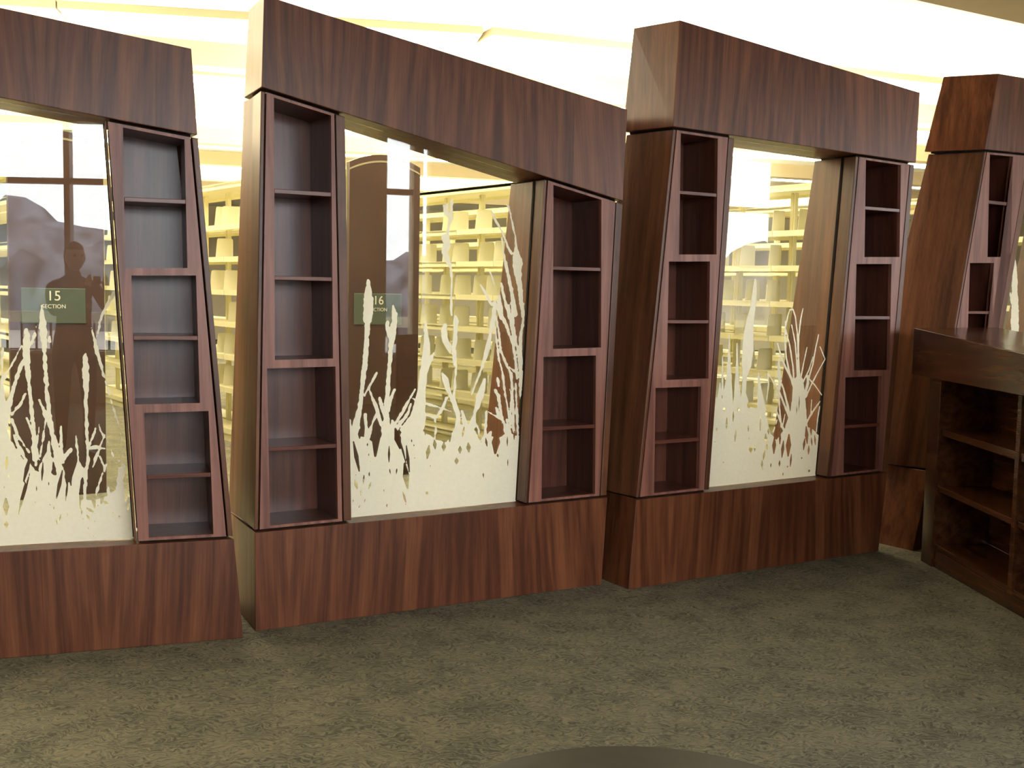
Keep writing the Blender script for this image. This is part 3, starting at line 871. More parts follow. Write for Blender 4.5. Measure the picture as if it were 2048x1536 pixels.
cA = lambda x, y: (x / 3.0, 500 + y / 3.0)
def f3(h): return (h[0] * .8595, 1200 + .8595 * h[1], h[2] * .86, h[3] * .86, h[4])
strA = [
 [(250, 335, 14), (253, 390, 32), (256, 430, 40), (260, 500, 48), (264, 560, 28), (268, 640, 24), (272, 740, 24), (285, 900, 22), (310, 1080, 26), (345, 1250, 40), (372, 1400, 50)], [(232, 425, 12), (240, 470, 20)], [(295, 520, 18), (298, 550, 12)],
 [(160, 480, 30), (160, 560, 46), (158, 640, 48), (162, 700, 32), (175, 800, 22), (190, 950, 22), (206, 1100, 26), (212, 1250, 44)], [(218, 460, 8), (212, 500, 14), (190, 560, 16)],
 [(132, 570, 8), (95, 640, 12), (60, 705, 14), (10, 795, 22)], [(152, 640, 20), (110, 740, 22), (72, 860, 26), (40, 970, 44), (8, 1080, 64)], [(15, 580, 10), (12, 720, 16), (16, 860, 18), (30, 980, 30)],
 [(152, 862, 10), (120, 930, 16), (72, 985, 18)], [(236, 900, 10), (272, 985, 24), (305, 1070, 20), (335, 1160, 26), (355, 1260, 30)], [(276, 1010, 10), (258, 1130, 14), (238, 1260, 14)],
 [(512, 622, 18), (512, 700, 40), (516, 790, 34), (516, 900, 20), (522, 1100, 20), (528, 1250, 20), (510, 1420, 22), (506, 1536, 24)], [(494, 745, 8), (505, 790, 16)],
 [(550, 470, 8), (572, 560, 22), (590, 640, 22), (612, 715, 18), (660, 880, 7), (720, 1080, 7), (750, 1240, 7)], [(685, 265, 26), (650, 315, 20), (618, 375, 14), (600, 430, 12), (582, 520, 10)],
 [(455, 1115, 10), (462, 1180, 14), (472, 1270, 16), (475, 1320, 54), (462, 1360, 50), (455, 1440, 50)], [(425, 1350, 16), (515, 1338, 10)], [(366, 1055, 10), (366, 1150, 16), (372, 1270, 30)], [(426, 1198, 22), (395, 1235, 26), (372, 1265, 26)],
 [(160, 1010, 16), (200, 1110, 14), (215, 1200, 18)], [(235, 1058, 10), (222, 1160, 12), (214, 1290, 16)], [(82, 1110, 10), (120, 1200, 24), (150, 1250, 20), (195, 1320, 30)], [(70, 1020, 18), (110, 1120, 14), (175, 1215, 10)],
 [(586, 1032, 8), (605, 1085, 14), (628, 1125, 14)], [(628, 1110, 12), (600, 1180, 16), (575, 1250, 18), (558, 1302, 12)], [(576, 1070, 12), (548, 1140, 12), (524, 1195, 14)], [(530, 1192, 14), (580, 1185, 30), (632, 1192, 10)],
 [(600, 1240, 10), (630, 1320, 14), (642, 1400, 14), (655, 1470, 14)], [(636, 1290, 10), (608, 1360, 14), (580, 1450, 18), (550, 1536, 20)], [(680, 1240, 8), (742, 1290, 10), (746, 1360, 8)], [(722, 1310, 24), (722, 1400, 40), (720, 1500, 70)],
 [(292, 1150, 10), (292, 1210, 26), (285, 1260, 60), (270, 1320, 80)], [(410, 1400, 8), (415, 1460, 12)], [(640, 1130, 6), (690, 1260, 6), (720, 1330, 10)], [(0, 860, 40), (10, 960, 60), (12, 1060, 80)], [(135, 1300, 10), (150, 1360, 12)],
]
baseA = [(-420, 1800), (-420, 1150), (-340, 1230), (-260, 1160), (-160, 1250), (-80, 1120), (0, 1085), (30, 1060), (70, 1150), (130, 1240), (190, 1320), (240, 1330), (300, 1330), (390, 1400), (440, 1430), (500, 1500), (560, 1500), (640, 1480), (690, 1440), (740, 1450), (800, 1500), (860, 1800)]
hoA = [f3(h) for h in [(152, 340, 20, 240, -12), (180, 270, 16, 240, -14), (188, 130, 32, 180, -14), (296, 150, 18, 130, -4), (415, 240, 28, 200, -12), (466, 280, 16, 150, -6), (562, 310, 20, 200, -3), (500, 110, 60, 160, -4), (640, 270, 52, 260, 8), (728, 250, 50, 240, -10), (46, 90, 26, 90, -4),
 (42, 395, 46, 110, 0), (44, 520, 34, 40, 0), (112, 505, 8, 20, 0), (420, 470, 14, 60, -12), (396, 500, 12, 50, 10), (348, 382, 10, 18, 0), (375, 405, 12, 24, 0), (245, 365, 8, 36, 0), (470, 450, 14, 18, 0), (525, 405, 8, 20, 0), (580, 482, 10, 24, 0), (616, 470, 18, 34, 30), (630, 420, 22, 40, 55),
 (684, 388, 12, 14, 0), (660, 498, 8, 8, 0), (615, 545, 7, 14, 0), (685, 568, 6, 6, 0), (660, 605, 8, 36, 50), (740, 368, 24, 20, 60), (780, 262, 14, 14, 0), (790, 438, 14, 14, 0), (800, 130, 50, 220, -6), (880, 330, 24, 80, -6), (896, 395, 16, 50, -8), (832, 465, 16, 20, 0), (850, 60, 20, 120, -12), (255, 270, 8, 40, 0), (340, 235, 9, 24, 0), (110, 300, 6, 10, 0), (570, 430, 14, 50, 0), (60, 180, 10, 40, 10), (28, 260, 10, 40, 0)]]
etched(uA, paneA, strA + [[(-200, 500, 14), (-190, 700, 40), (-200, 1000, 22), (-210, 1300, 30)], [(-330, 800, 10), (-300, 1000, 20), (-260, 1250, 26)], [(-60, 820, 8), (-110, 1000, 18), (-150, 1250, 30)]], baseA, hoA, cA, GB, parent=pA)

cC = lambda x, y: (1200 + x / 3.0, 500 + y / 3.0)
strC = [
 [(932, 180, 18), (928, 260, 30), (918, 340, 34), (900, 430, 50), (890, 520, 68), (888, 600, 74), (880, 690, 62), (868, 760, 30), (862, 860, 30), (870, 980, 90)],
 [(778, 510, 6), (774, 620, 16), (774, 760, 34), (768, 860, 60), (760, 960, 90)], [(822, 560, 6), (822, 700, 20), (822, 830, 34), (826, 940, 60)], [(735, 640, 8), (735, 860, 20)],
 [(1112, 470, 9), (1128, 390, 10), (1140, 358, 10), (1158, 356, 10), (1172, 400, 10), (1184, 500, 11), (1190, 620, 13), (1196, 800, 20)], [(1112, 430, 8), (1110, 550, 12), (1118, 650, 13), (1138, 740, 14), (1166, 830, 20)],
 [(1116, 480, 9), (1140, 580, 12), (1158, 700, 12), (1165, 800, 14), (1178, 880, 20)], [(1150, 450, 8), (1172, 560, 10), (1182, 700, 12), (1186, 800, 16)], [(1218, 350, 6), (1204, 420, 11), (1192, 520, 13), (1188, 640, 13)],
 [(1066, 560, 8), (1086, 640, 14), (1116, 710, 13), (1150, 780, 12)], [(1312, 508, 8), (1294, 590, 11), (1276, 690, 11), (1252, 770, 14), (1230, 860, 20), (1212, 930, 30)], [(1242, 585, 7), (1222, 680, 10), (1198, 800, 14)],
 [(1320, 580, 7), (1350, 655, 7)], [(1350, 655, 7), (1300, 745, 9), (1262, 820, 11), (1236, 880, 14)], [(1278, 640, 6), (1254, 720, 10), (1215, 800, 12)], [(1008, 742, 9), (1070, 835, 12), (1112, 945, 14), (1150, 1040, 18)],
 [(1075, 655, 12), (1072, 700, 22), (1078, 780, 24), (1074, 850, 12), (1076, 940, 12), (1088, 1060, 14)], [(1060, 740, 7), (1100, 830, 14), (1130, 950, 18), (1146, 1070, 24)], [(1250, 768, 9), (1290, 812, 8), (1330, 870, 7)],
 [(1320, 908, 8), (1290, 950, 12), (1255, 1005, 15), (1222, 1070, 18)], [(1318, 940, 9), (1306, 1010, 10), (1298, 1090, 10)], [(1050, 948, 11), (1072, 1000, 15), (1094, 1060, 15), (1112, 1100, 15)], [(1062, 1020, 8), (1040, 1090, 12)],
 [(1246, 760, 20), (1248, 800, 20), (1230, 870, 20)], [(1190, 800, 70), (1192, 900, 90), (1190, 980, 110), (1180, 1060, 150)], [(1006, 740, 8), (1012, 800, 12), (1000, 900, 8)], [(1270, 900, 7), (1265, 980, 9)], [(1110, 985, 8), (1095, 1060, 9)],
 [(950, 740, 8), (960, 860, 30), (970, 960, 60)], [(720, 800, 10), (716, 940, 40)],
]
baseC = [(600, 1560), (640, 1100), (690, 880), (740, 900), (790, 960), (850, 880), (900, 940), (960, 960), (1000, 1000), (1022, 1100), (1060, 1140), (1110, 1070), (1240, 1060), (1270, 1070), (1320, 1120), (1360, 1560)]
hoC = [(995, 1130, 18, 54, 8), (1002, 1180, 14, 40, 8), (985, 1230, 14, 56, -10), (972, 1285, 14, 44, 0), (976, 1312, 6, 16, 0), (1045, 1172, 24, 96, 0), (1050, 1112, 16, 44, 10), (1080, 1130, 14, 70, 0), (1096, 1195, 20, 96, -4), (1131, 1172, 32, 124, 0), (1145, 1262, 12, 74, -4), (1240, 1110, 22, 100, 8), (1266, 1082, 14, 56, 8),
 (1225, 1165, 16, 66, -6), (1252, 1200, 14, 50, 0), (1077, 1280, 12, 34, 0), (1025, 1292, 8, 26, 0), (1210, 1248, 8, 12, 0), (1255, 1325, 12, 12, 0), (1125, 1300, 8, 12, 0), (1098, 1345, 7, 20, 0), (1290, 1140, 10, 60, 8), (1270, 1150, 10, 50, 10), (1010, 1088, 12, 34, 6),
 (760, 1040, 12, 70, 0), (812, 1115, 14, 70, -4), (905, 1195, 22, 36, 0), (928, 1190, 14, 34, 0), (890, 1070, 9, 40, 0), (962, 1040, 9, 90, 0), (745, 955, 16, 10, 0), (830, 958, 16, 10, 0), (800, 1000, 10, 60, 0), (895, 930, 26, 30, 0), (1002, 925, 20, 30, 0), (700, 1076, 10, 20, 0), (690, 1150, 6, 10, 0), (740, 1275, 6, 8, 0), (895, 1130, 7, 16, 0), (1050, 1040, 9, 50, 10), (1195, 920, 6, 90, 0), (1180, 960, 5, 60, 0)]
etched(uC, paneC, [[(x, y, w_ * (.72 if w_ < 25 else .9)) for x, y, w_ in st] for st in strC], baseC, hoC, cC, GB, parent=pC, rough=.35, step=.0036)

cD = lambda x, y: (1880 + x / 5.12, 380 + y / 5.12)
strD = [[(770, 722, 10), (768, 800, 34), (765, 900, 52), (765, 1050, 62), (768, 1200, 70), (765, 1350, 84), (770, 1600, 60), (780, 2000, 60)], [(718, 1060, 14), (735, 1150, 24)], [(900, 1200, 20), (890, 1600, 60), (880, 2200, 60)], [(1050, 900, 16), (1040, 1300, 60), (1000, 2200, 50)], [(640, 1700, 16), (690, 2300, 40)]]
baseD = [(500, 2900), (500, 2300), (700, 2250), (900, 2150), (1300, 2250), (1900, 2200), (1900, 2900)]
etched(uD, paneD, strD, baseD, [], cD, GB, parent=pD, rough=1.6)

# ---------------------------------------------------------------- low bookcase / counter on the right
uK = Unit(atz(1858, 1131, 0), math.atan2(-0.99807, 0.06204), 'dark low wooden bookcase with thick top, open shelves, at the right edge of the picture', 'low_bookcase', 'bookcase', None)
q = uK.px
def kend(t, g=.03):      # far end follows the front of the divider it stands against
    w_ = (uK.P - uD.P).dot(uD.b)
    return (-g - w_ - t * uK.b.dot(uD.b)) / uK.d.dot(uD.b)
KD, KL = 0.65, 3.3
def kz(a, b, back=0.0):            # straight line through two image points, as z over s
    A, B = uK.px(*a, back), uK.px(*b, back)
    return lambda s_: A[1] + (B[1] - A[1]) * (s_ - A[0]) / (B[0] - A[0])
def kpart(name, s0, s1, t0, t1, zlo, zhi, mat, bevel=0.003, e0=0.0):
    """run along s; far end at s0 (+ e0 at the back)"""
    f = lambda v, s_: v(s_) if callable(v) else v
    bm = bmesh.new()
    a = [(s0, t0, f(zlo, s0)), (s1, t0, f(zlo, s1)), (s1, t0, f(zhi, s1)), (s0, t0, f(zhi, s0))]
    sb = s0 + e0
    b = [(sb, t1, f(zlo, s0)), (s1, t1, f(zlo, s1)), (s1, t1, f(zhi, s1)), (sb, t1, f(zhi, s0))]
    hexa(bm, a, b)
    return link(name, bm, mat, uK.e, bevel)
ztopK = kz((1845, 660), (2048, 707), -.06); zsl = kz((1846, 753), (2048, 793), -.06)
e_ = kend(KD) - kend(0)
kpart('top', kend(-.06) + .02, KL, -.06, KD, zsl, ztopK, 'wood_counter', .004, kend(KD) - kend(-.06))
S0K = -.11
kpart('end_panel', S0K, S0K + .14, 0, KD, 0, lambda x: zsl(x) - .004, 'wood_counter', .002, e_)
z1t, z1b = kz((1871, 855.5), (2027, 903)), kz((1871, 868), (2021, 918))
z2t, z2b = kz((1869, 970), (2019, 1037)), kz((1869, 982), (2017, 1049))
z3t = kz((1865, 1087), (2010, 1172))
kpart('plinth', S0K + .14, KL, .01, KD, 0, lambda x: z3t(x) - .03, 'wood_counter')
bays = [(S0K + .14, q(2024, 980)[0]), (q(2032, 980)[0], 1.70), (1.73, 2.5), (2.53, KL - .03)]
for a_, b_ in bays:
    for zt_, zb_ in ((z1t, z1b), (z2t, z2b), (z3t, lambda x: z3t(x) - .028)):
        kpart('shelf', a_ + .001, b_ - .001, .012, .32, zb_, zt_, 'wood_counter', .002)
for (a0, a1), (b0, b1) in zip(bays, bays[1:]):
    kpart('upright', a1, b0, .004, .33, lambda x: z3t(x) - .028, lambda x: zsl(x) - .001, 'wood_counter', .002)
kpart('end_panel', KL - .03, KL, 0, KD, 0, lambda x: zsl(x) - .002, 'wood_counter', .002)
kpart('back_panel', S0K + .14, KL - .03, .322, .36, z3t, lambda x: zsl(x) - .002, 'wood_counter', 0)

# ---------------------------------------------------------------- round table at the bottom edge
tb = empty('round_table', (0.275, 1.965, 0), 0, 'dark round low table showing only its top at the bottom edge', 'table')
bm = bmesh.new(); lathe(bm, [(0, .5), (.440, .5), (.449, .496), (.452, .488), (.449, .472), (.44, .468), (0, .468)], seg=128); link('tabletop', bm, 'table', tb)
bm = bmesh.new(); lathe(bm, [(0, .03), (.05, .03), (.04, .06), (.035, .40), (.06, .44), (.12, .467), (0, .467)]); link('pedestal', bm, 'table', tb, smooth=True)
bm = bmesh.new(); lathe(bm, [(0, 0), (.27, 0), (.27, .012), (.10, .030), (0, .032)], seg=64); link('foot_plate', bm, 'table', tb)

# ---------------------------------------------------------------- shelving ranges
LV = [.11, .50, .81, 1.12, 1.42, 1.73, 2.03]
PLACE = {13: 'far left', 14: 'beyond the left divider, furthest left of the ranges', 15: 'with the section 15 sign, behind the left divider',
         16: 'with the section 16 sign, crossing the gap beside the middle divider', 17: 'seen through the middle divider glass',
         18: 'seen through the glass of the divider right of the middle', 19: 'seen in the gap beside the far right divider', 20: 'far right'}
def shelf_mesh(x0, x1, y0, y1):
    bm = bmesh.new()
    box(bm, x0, x1, y0 + .004, y1 - .004, -.018, 0.0)
    lx = (x0, x0 + .004) if x0 < .3 else (x1 - .004, x1)
    box(bm, lx[0], lx[1], y0 + .004, y1 - .004, -.045, .004)
    return bm
class R: pass
def make_range(num, P):
    e = empty('shelving_range', (P[0], P[1], 0), RY, 'cream metal shelving range ' + PLACE[num], 'shelving', 'double sided library shelving ranges')
    # arched brown end panel
    bm = bmesh.new(); pts = [(0, 0), (RW, 0)]
    for i in range(17):
        t = i / 16.0; x = RW * (1 - t)
        pts.append((x, 2.43 + .075 * (1 - (2 * t - 1) ** 2)))
    slab(bm, pts, [], -.045, 0.0)
    ep = link('end_panel', bm, 'end_panel', e, .004)
    bm = bmesh.new()
    for i in range(16):
        t0, t1 = i / 16.0, (i + 1) / 16.0
        za, zb_ = 2.37 + .075 * (1 - (2 * t0 - 1) ** 2), 2.37 + .075 * (1 - (2 * t1 - 1) ** 2)
        hexa(bm, [(RW * t0, -.049, za), (RW * t1, -.049, zb_), (RW * t1, -.049, zb_ + .014), (RW * t0, -.049, za + .014)], [(RW * t0, -.0452, za), (RW * t1, -.0452, zb_), (RW * t1, -.0452, zb_ + .014), (RW * t0, -.0452, za + .014)])
    link('edge_trim', bm, 'housing', ep)
    L = BAY * NB
    me = None
    for z in LV:
        for k in range(NB):
            if me is None:
                o = link('shelf', shelf_mesh(.01, .285, 0, BAY), 'cream', e); me = o.data
            else:
                o = bpy.data.objects.new('shelf', me); COL.objects.link(o); o.parent = e
            o.location = (0, .01 + k * BAY, z + .01)
        o = link('long_shelf', shelf_mesh(.335, .61, .01, L), 'cream', e); o.location = (0, 0, z + .01)
    pm = None
    for k in range(NB + 1):
        if pm is None:
            bm = bmesh.new(); box(bm, .29, .33, -.027, -.006, .0, 2.39); box(bm, .29, .33, .006, .027, .0, 2.39); box(bm, .285, .335, -.012, .012, .02, 2.38)
            o = link('post', bm, 'cream', e); pm = o.data
        else:
            o = bpy.data.objects.new('post', pm); COL.objects.link(o); o.parent = e
        o.location = (0, .036 + k * BAY * .995, 0)
    bm = bmesh.new(); box(bm, 0, RW, .01, L, 2.40, 2.425); box(bm, 0, .012, .01, L, 2.375, 2.43); box(bm, RW - .012, RW, .01, L, 2.375, 2.43); link('canopy', bm, 'cream', e)
    bm = bmesh.new(); box(bm, .03, RW - .03, .01, L, 0, .085); link('kick_base', bm, 'cream', e)
    return e
def copy_tree(o, parent=None):
    c = o.copy(); COL.objects.link(c); c.parent = parent
    for ch in list(o.children): copy_tree(ch, c)
    return c
ranges = {}
for num, P in RANGES:
    if num in (13, 20): continue
    if not ranges:
        r0 = make_range(num, P); ranges[num] = r0
    else:
        c = copy_tree(r0); c.location = (P[0], P[1], 0); c['label'] = 'cream metal shelving range ' + PLACE[num]; ranges[num] = c

def text_mesh(txt, size, parent, loc, mat, name='lettering', ext=.001):
    cu = bpy.data.curves.new('t', 'FONT'); cu.body = txt; cu.size = size; cu.align_x = 'CENTER'; cu.align_y = 'CENTER'; cu.extrude = ext
    t = bpy.data.objects.new('t', cu); COL.objects.link(t)
    dg = bpy.context.evaluated_depsgraph_get(); dg.update()
    me = bpy.data.meshes.new_from_object(t.evaluated_get(dg))
    bpy.data.objects.remove(t, do_unlink=True)
    me.materials.clear(); me.materials.append(M[mat])
    o = bpy.data.objects.new(name, me); COL.objects.link(o); o.parent = parent
    o.location = loc; o.rotation_euler = (math.radians(90), 0, 0)
    return o
for num, xo in ((15, .28), (16, .252)):
    e = ranges[num]
    bm = bmesh.new(); box(bm, xo - .21, xo + .21, -.053, -.0465, 1.20, 1.44)
    sg = link('range_sign', bm, 'green_sign', e, .003)
    text_mesh(str(num), .095, sg, (xo, -.0545, 1.385), 'sign_letter')
    text_mesh('SECTION', .038, sg, (xo, -.0545, 1.315), 'sign_letter')

# bookends: bent plates standing on the shelves
ORD = ['first', 'second', 'third', 'fourth', 'fifth', 'sixth', 'seventh']
def bookend_mesh():
    bm = bmesh.new()
    W, H = .20, .19
    pts = [(.012, 0), (W, 0), (W, H - .018), (W - .005, H - .005), (W - .018, H), (.046, H), (.034, H - .005), (.029, H - .018)]
    # plate across the shelf (x = depth), thin in y
    hexa(bm, [(x, 0, z) for x, z in pts], [(x, .0022, z) for x, z in pts])
    box(bm, .02, .17, .0022, .11, 0, .0022)
    # folded lip at the top edge
    box(bm, .05, W - .015, -.006, 0.0, H - .004, H)
    me = bpy.data.meshes.new('bookend'); bmesh.ops.recalc_face_normals(bm, faces=bm.faces); bm.to_mesh(me); bm.free(); me.materials.append(M['cream_plate'])
    return me
bem = bookend_mesh()
SPOTS = {16: ([3, 4, 8, 9, 10], 'left gap'), 17: ([2, 3, 4, 5], 'middle divider glass'), 18: ([0, 1, 2], 'right-of-middle divider glass')}
WHERE = {16: {3: 'in gap left of middle divider, near bay', 4: 'in gap left of middle divider, far bay', 8: 'beside the section 15 panel, near bay', 9: 'beside the section 15 panel, middle bay', 10: 'beside the section 15 panel, far bay'},
         17: {2: 'behind middle glass, rightmost bay', 3: 'behind middle glass, right-centre bay', 4: 'behind middle glass, left-centre bay', 5: 'behind middle glass, leftmost bay'},
         18: {0: 'behind grass clump glass, right bay', 1: 'behind grass clump glass, middle bay', 2: 'behind grass clump glass, left bay'}}
rng = random.Random(3)
for num, (bs, _) in SPOTS.items():
    P = Vector(dict(RANGES)[num] + (0,))
    for k in bs:
        for li in range(1, 7):
            for j, y in enumerate((.10, .38)):
                if rng.random() < .12: continue
                if num == 16 and k > 5 and (li < 2 or j): continue
                o = bpy.data.objects.new('bookend', bem); COL.objects.link(o)
                yy = .01 + k * BAY + y + rng.uniform(-.05, .08)
                x0 = rng.uniform(.03, .07)
                w_ = P + RN * x0 + RB * yy
                o.location = (w_.x, w_.y, LV[li] + .0105)
                o.rotation_euler = (0, 0, RY + rng.uniform(-.12, .12))
                tag(o, 'cream bookend, %s shelf up, %s, %s one' % (ORD[li], WHERE[num][k], 'right' if j == 0 else 'left'), 'bookend', 'cream bookends on the metal shelves')

# ---------------------------------------------------------------- ceiling fixtures and beams
FZ = 3.43
def fixture(p0, p1, label, width=.36, proto=[None]):
    d = p1 - p0; yaw = math.atan2(d.y, d.x); L = d.length
    e = empty('ceiling_light', (p0.x, p0.y, CEIL), yaw, label, 'light', 'linear fluorescent ceiling lights')
    hz = FZ - CEIL
    bm = bmesh.new(); box(bm, -.02, L + .02, 0, width, hz + .012, 0)
    link('housing', bm, 'housing', e, .004)
    r = .05; pts = []
    for cx, cy, a0 in ((L - r, width - r - .012, 0), (r, width - r - .012, 90), (r, r + .012, 180), (L - r, r + .012, 270)):
        for i in range(7):
            a = math.radians(a0 + 15 * i); pts.append((cx + r * math.cos(a), cy + r * math.sin(a)))
    bm = bmesh.new(); hexa(bm, [(x, y, hz - .012) for x, y in pts], [(x, y, hz + .011) for x, y in pts])
    link('diffuser', bm, 'lens', e)
    return e
fa, fb_ = atz(120, 20, FZ), atz(960, 71, FZ)
fixture(fa, fb_, 'long ceiling light above the left and middle dividers')
_sh = (fb_ - fa).normalized(); _sv = Vector((-_sh.y, _sh.x, 0))
fixture(fa - _sv * 2.7 - _sh * 1.5, fb_ - _sv * 2.7 - _sh * 1.5, 'added unseen ceiling light over the left divider, above the picture')  # this and the next are added out of view to warm dividers' left faces
fixture(fa - _sv * 2.7 - _sh * 5.2, fb_ - _sv * 2.7 - _sh * 5.2, 'added unseen ceiling light left of the dividers, outside the picture')
fc, fd = atz(990, 73, FZ), atz(1884, 171, FZ)
fixture(fc, fd, 'long ceiling light above the gap and divider right of the middle')
# tan filler plates of the housing row between and beside the lamps
u2 = (fa - fb_).normalized()
bm = bmesh.new(); v = Vector((u2.y, -u2.x, 0)) * 0.36
a0, a1 = fa + u2 * .03, fa + u2 * .42
hexa(bm, [(p.x, p.y, CEIL - .002) for p in (a0, a1, a1 + v, a0 + v)], [(p.x, p.y, FZ + .01) for p in (a0, a1, a1 + v, a0 + v)])
struct('trim_2', bm, 'housing')
fy = math.radians(19)
FU = Vector((math.cos(fy), math.sin(fy), 0)); FV = Vector((-math.sin(fy), math.cos(fy), 0))
ROWN = ['second', 'third', 'fourth', 'fifth', 'sixth']
for r_ in range(5):
    for c_ in range(-2, 3):
        o_ = fb_ + FV * (2.7 * (r_ + 1)) + FU * (c_ * 3.9)
        if -21 < o_.x < 16 and o_.y < 28:
            fixture(o_, o_ + FU * 3.7, 'distant ceiling light, %s row back, %s' % (ROWN[r_], ['leftmost', 'left of centre', 'centre', 'right of centre', 'rightmost'][c_ + 2]))
for r_ in range(6):
    c = fb_ + FV * (1.45 + 2.7 * r_)
    p0, p1 = c - FU * 16, c + FU * 15
    p0 = c - FU * min(16, (c.x + 21.5) / FU.x); p1 = c + FU * min(15, (19.5 - c.x) / FU.x)
    bm = bmesh.new(); vv = FV * .28
    hexa(bm, [(p.x, p.y, CEIL - .20) for p in (p0, p1, p1 + vv, p0 + vv)], [(p.x, p.y, CEIL - .001) for p in (p0, p1, p1 + vv, p0 + vv)])
    struct('trim_%d' % (r_ + 3), bm, 'soffit')

hs0 = atz(127, 272, 3.08)
he = empty('hanging_sign', (hs0.x, hs0.y, CEIL), math.radians(5), 'small grey-green box hanging from the ceiling, seen at the top of the left glass', 'sign')
bm = bmesh.new(); box(bm, -.10, .10, -.02, .02, 3.08 - CEIL, 3.15 - CEIL); link('box', bm, 'green_sign', he, .004)
for sx in (-.07, .07):
    bm = bmesh.new(); box(bm, sx - .003, sx + .003, -.003, .003, 3.15 - CEIL, 0); link('hanger_rod', bm, 'cream', he)

# ---------------------------------------------------------------- outside the window (seen mirrored in the glass)
def wl(x, y): 
    p_ = WB + WU * x + WN * y
    return p_
bm = bmesh.new(); pts = [wl(-60, -.25), wl(60, -.25), wl(60, -90), wl(-60, -90)]
hexa(bm, [(p_.x, p_.y, -.3) for p_ in pts], [(p_.x, p_.y, -.125) for p_ in pts])
M['pavement'] = plain('pale_paving', (0.42, 0.38, 0.34), 0.9, 0.1, 0.1, 2)
o = struct('ground', bm, 'pavement')
M['foliage'] = plain('grey_green_foliage', (0.15, 0.16, 0.19), 0.95, 0.1, 0.5, 1.5)
rt = np.random.RandomState(11)
bm = bmesh.new()
NX, NV = 220, 12
gr = []
for i in range(NX):
    x = -50 + i * .46
    H = 3.3 + .5 * math.sin(x * .35) + .35 * math.sin(x * .9 + 1) + .2 * math.sin(x * 2.3) + rt.uniform(-.12, .12)
    row = []
    for j in range(NV):
        a_ = math.pi * j / (NV - 1)
        row.append(bm.verts.new((x + rt.uniform(-.1, .1), 1.8 * math.cos(a_) + rt.uniform(-.2, .2), max(0, H * math.sin(a_) ** .7 + rt.uniform(-.1, .1)))))
    gr.append(row)
for i in range(NX - 1):
    for j in range(NV - 1):
        bm.faces.new((gr[i][j], gr[i + 1][j], gr[i + 1][j + 1], gr[i][j + 1]))
bm.faces.new(gr[0]); bm.faces.new(gr[-1][::-1])
o = link('tree_line', bm, 'foliage'); c = wl(0, -24); o.location = (c.x, c.y, -.15); o.rotation_euler = (0, 0, WINYAW)
tag(o, 'grey-green line of trees outside the windows, mirrored in the divider glass', 'trees', kind='stuff')
rl = empty('balcony_railing', WB + WN * -1.0 + Vector((0, 0, -.12)), WINYAW, 'railing with pale top band outside the window, mirrored in the left glass', 'railing')
bm = bmesh.new(); box(bm, -6.5, 12.4, -.05, .05, 1.06, 1.20); link('top_rail', bm, 'ceiling', rl)
bm = bmesh.new(); box(bm, -6.5, 12.4, -.02, .02, .14, .18); link('bottom_rail', bm, 'black_metal', rl)
bmm = None
for i in range(98):
    if bmm is None:
        bm = bmesh.new(); box(bm, -.012, .012, -.012, .012, .0, 1.06); o = link('baluster', bm, 'black_metal', rl); bmm = o.data
    else:
        o = bpy.data.objects.new('baluster', bmm); COL.objects.link(o); o.parent = rl
    o.location = (-6.45 + i * .19, 0, 0)

# ---------------------------------------------------------------- the photographer (only mirrored in the glass)
M['skin'] = plain('skin_tone', (0.42, 0.24, 0.16), 0.5, 0.4, 0.04)
M['shirt'] = plain('dark_shirt_cloth', (0.035, 0.022, 0.022), 0.9, 0.1, 0.1, 30)
M['trousers'] = plain('dark_trouser_cloth', (0.03, 0.03, 0.035), 0.9, 0.1, 0.1, 30)
M['hair'] = plain('dark_hair', (0.02, 0.014, 0.010), 0.6, 0.3, 0.2, 60)


def skinned(name, nodes, edges, mat, parent, root=0, sub=2):
    me = bpy.data.meshes.new(name)
    me.from_pydata([n[:3] for n in nodes], edges, [])
    me.materials.append(M[mat])
    o = bpy.data.objects.new(name, me); COL.objects.link(o); o.parent = parent
    md = o.modifiers.new('skin', 'SKIN'); md.use_smooth_shade = True
    for i, n in enumerate(nodes):
        v = me.skin_vertices[0].data[i]
        r = n[3]
        v.radius = r if isinstance(r, tuple) else (r, r)
        v.use_root = (i == root)
    o.modifiers.new('sub', 'SUBSURF').levels = sub
    o.modifiers['sub'].render_levels = sub
    return o


PX, PY = -.10, -.30
pe = empty('person', (PX, PY, 0), 0, 'person in dark clothes raising a camera, mirrored in the left glass', 'person')
body = [(0, 0, .98, (.15, .11)), (0, 0, 1.15, (.135, .10)), (0, .01, 1.33, (.165, .11)), (0, 0, 1.45, (.12, .085)), (0, .01, 1.53, .055), (0, .03, 1.60, .058),
        (.18, .0, 1.44, .062), (.27, .10, 1.22, .047), (.185, .25, 1.41, .032), (.163, .288, 1.468, .026),
        (-.18, .0, 1.44, .062), (-.20, .12, 1.22, .047), (0, .24, 1.40, .032), (.022, .285, 1.465, .026),
        (.10, 0, .90, .095), (.11, .02, .50, .06), (.115, -.01, .09, .042), (-.10, 0, .90, .095), (-.11, .02, .50, .06), (-.115, -.01, .09, .042)]
be = [(0, 1), (1, 2), (2, 3), (3, 4), (4, 5), (3, 6), (6, 7), (7, 8), (8, 9), (3, 10), (10, 11), (11, 12), (12, 13), (0, 14), (14, 15), (15, 16), (0, 17), (17, 18), (18, 19)]
skinned('body', body, be, 'shirt', pe)
bm = bmesh.new(); bmesh.ops.create_uvsphere(bm, u_segments=40, v_segments=28, radius=1)
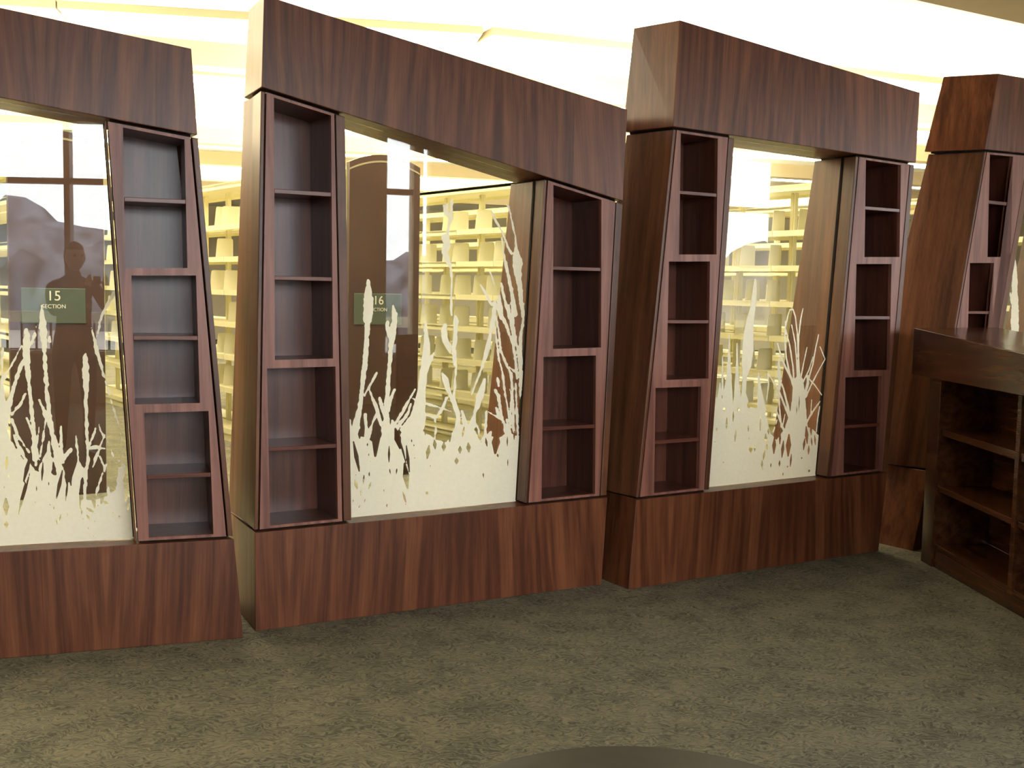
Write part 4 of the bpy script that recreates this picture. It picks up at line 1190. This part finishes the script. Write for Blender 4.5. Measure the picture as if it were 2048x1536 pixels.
for v in bm.verts:
    x, y, z = v.co
    w_ = 1 - .16 * max(0, -z) ** 1.5
    n_ = .022 * math.exp(-((x / .16) ** 2 + ((z + .08) / .22) ** 2)) if y > 0 else 0        # nose
    b_ = -.008 * (math.exp(-(((abs(x) - .36) / .16) ** 2 + ((z - .10) / .12) ** 2)) if y > 0 else 0)  # eye sockets
    l_ = .006 * (math.exp(-((x / .28) ** 2 + ((z + .42) / .06) ** 2)) if y > 0 else 0)        # lips
    v.co = Vector((x * .076 * w_, y * .096 * w_ + n_ + b_ + l_, z * .116))
hd = link('head', bm, 'skin', pe, smooth=True); hd.location = (0, .045, 1.685)
for sx in (-1, 1):
    bm = bmesh.new(); bmesh.ops.create_uvsphere(bm, u_segments=16, v_segments=12, radius=.012)
    o = link('eye', bm, 'hair', hd, smooth=True); o.location = (sx * .030, .080, .012)
    bm = bmesh.new(); bmesh.ops.create_uvsphere(bm, u_segments=16, v_segments=12, radius=1)
    for v in bm.verts: v.co = Vector((v.co.x * .010, v.co.y * .018, v.co.z * .030))
    o = link('ear', bm, 'skin', hd, smooth=True); o.location = (sx * .077, -.005, 0)
bm = bmesh.new(); bmesh.ops.create_uvsphere(bm, u_segments=40, v_segments=28, radius=1)
for v in bm.verts: v.co = Vector((v.co.x * .084, v.co.y * .104, v.co.z * .122))
bmesh.ops.delete(bm, geom=[v for v in bm.verts if v.co.z < (.045 if v.co.y > -.01 else -.06)], context='VERTS')
o = link('hair', bm, 'hair', hd, smooth=True); o.location = (0, -.008, .006)
for sx, bx in ((1, .165), (-1, .02)):      # hands closed round the camera sides
    hn = [(bx, .275, 1.445, .026), (bx - sx * .004, .285, 1.475, (.030, .018)), (bx - sx * .006, .288, 1.505, (.030, .016))]
    he = [(0, 1), (1, 2)]
    for f_, (dz, ln) in enumerate(((.045, .012), (.022, .015), (.0, .014), (-.020, .010))):
        i0 = len(hn)
        hn += [(bx - sx * .008, .292 - .006 * f_, 1.495 + dz, .0085), (bx - sx * .014, .296, 1.497 + dz, .008), (bx - sx * (.014 + ln), .292, 1.494 + dz, .0068)]
        he += [(2, i0), (i0, i0 + 1), (i0 + 1, i0 + 2)]
    i0 = len(hn)
    hn += [(bx - sx * .012, .236, 1.478, .010), (bx - sx * .034, .226, 1.490, .008)]
    he += [(1, i0), (i0, i0 + 1)]
    skinned('hand', hn, he, 'skin', pe, 0, 1)
for sx in (-1, 1):
    skinned('shoe', [(sx * .115, -.03, .045, .042), (sx * .118, .06, .035, .040), (sx * .122, .16, .028, .032)], [(0, 1), (1, 2)], 'black_plastic', pe, 0, 1)
cm = empty('compact_camera', (0, 0, 0), 0, 'small black camera held up by the person, mirrored in the left glass', 'camera')
bm = bmesh.new(); box(bm, -.029, .029, -.055, -.026, CAMH - .034, CAMH + .034); link('camera_body', bm, 'black_plastic', cm, .006)
bm = bmesh.new(); lathe(bm, [(.016, 0), (.016, .014), (.014, .016), (.013, .012), (0, .010)], seg=32); o = link('lens_barrel', bm, 'black_plastic', cm); o.location = (0, -.026, CAMH); o.rotation_euler = (math.radians(-90), 0, 0)
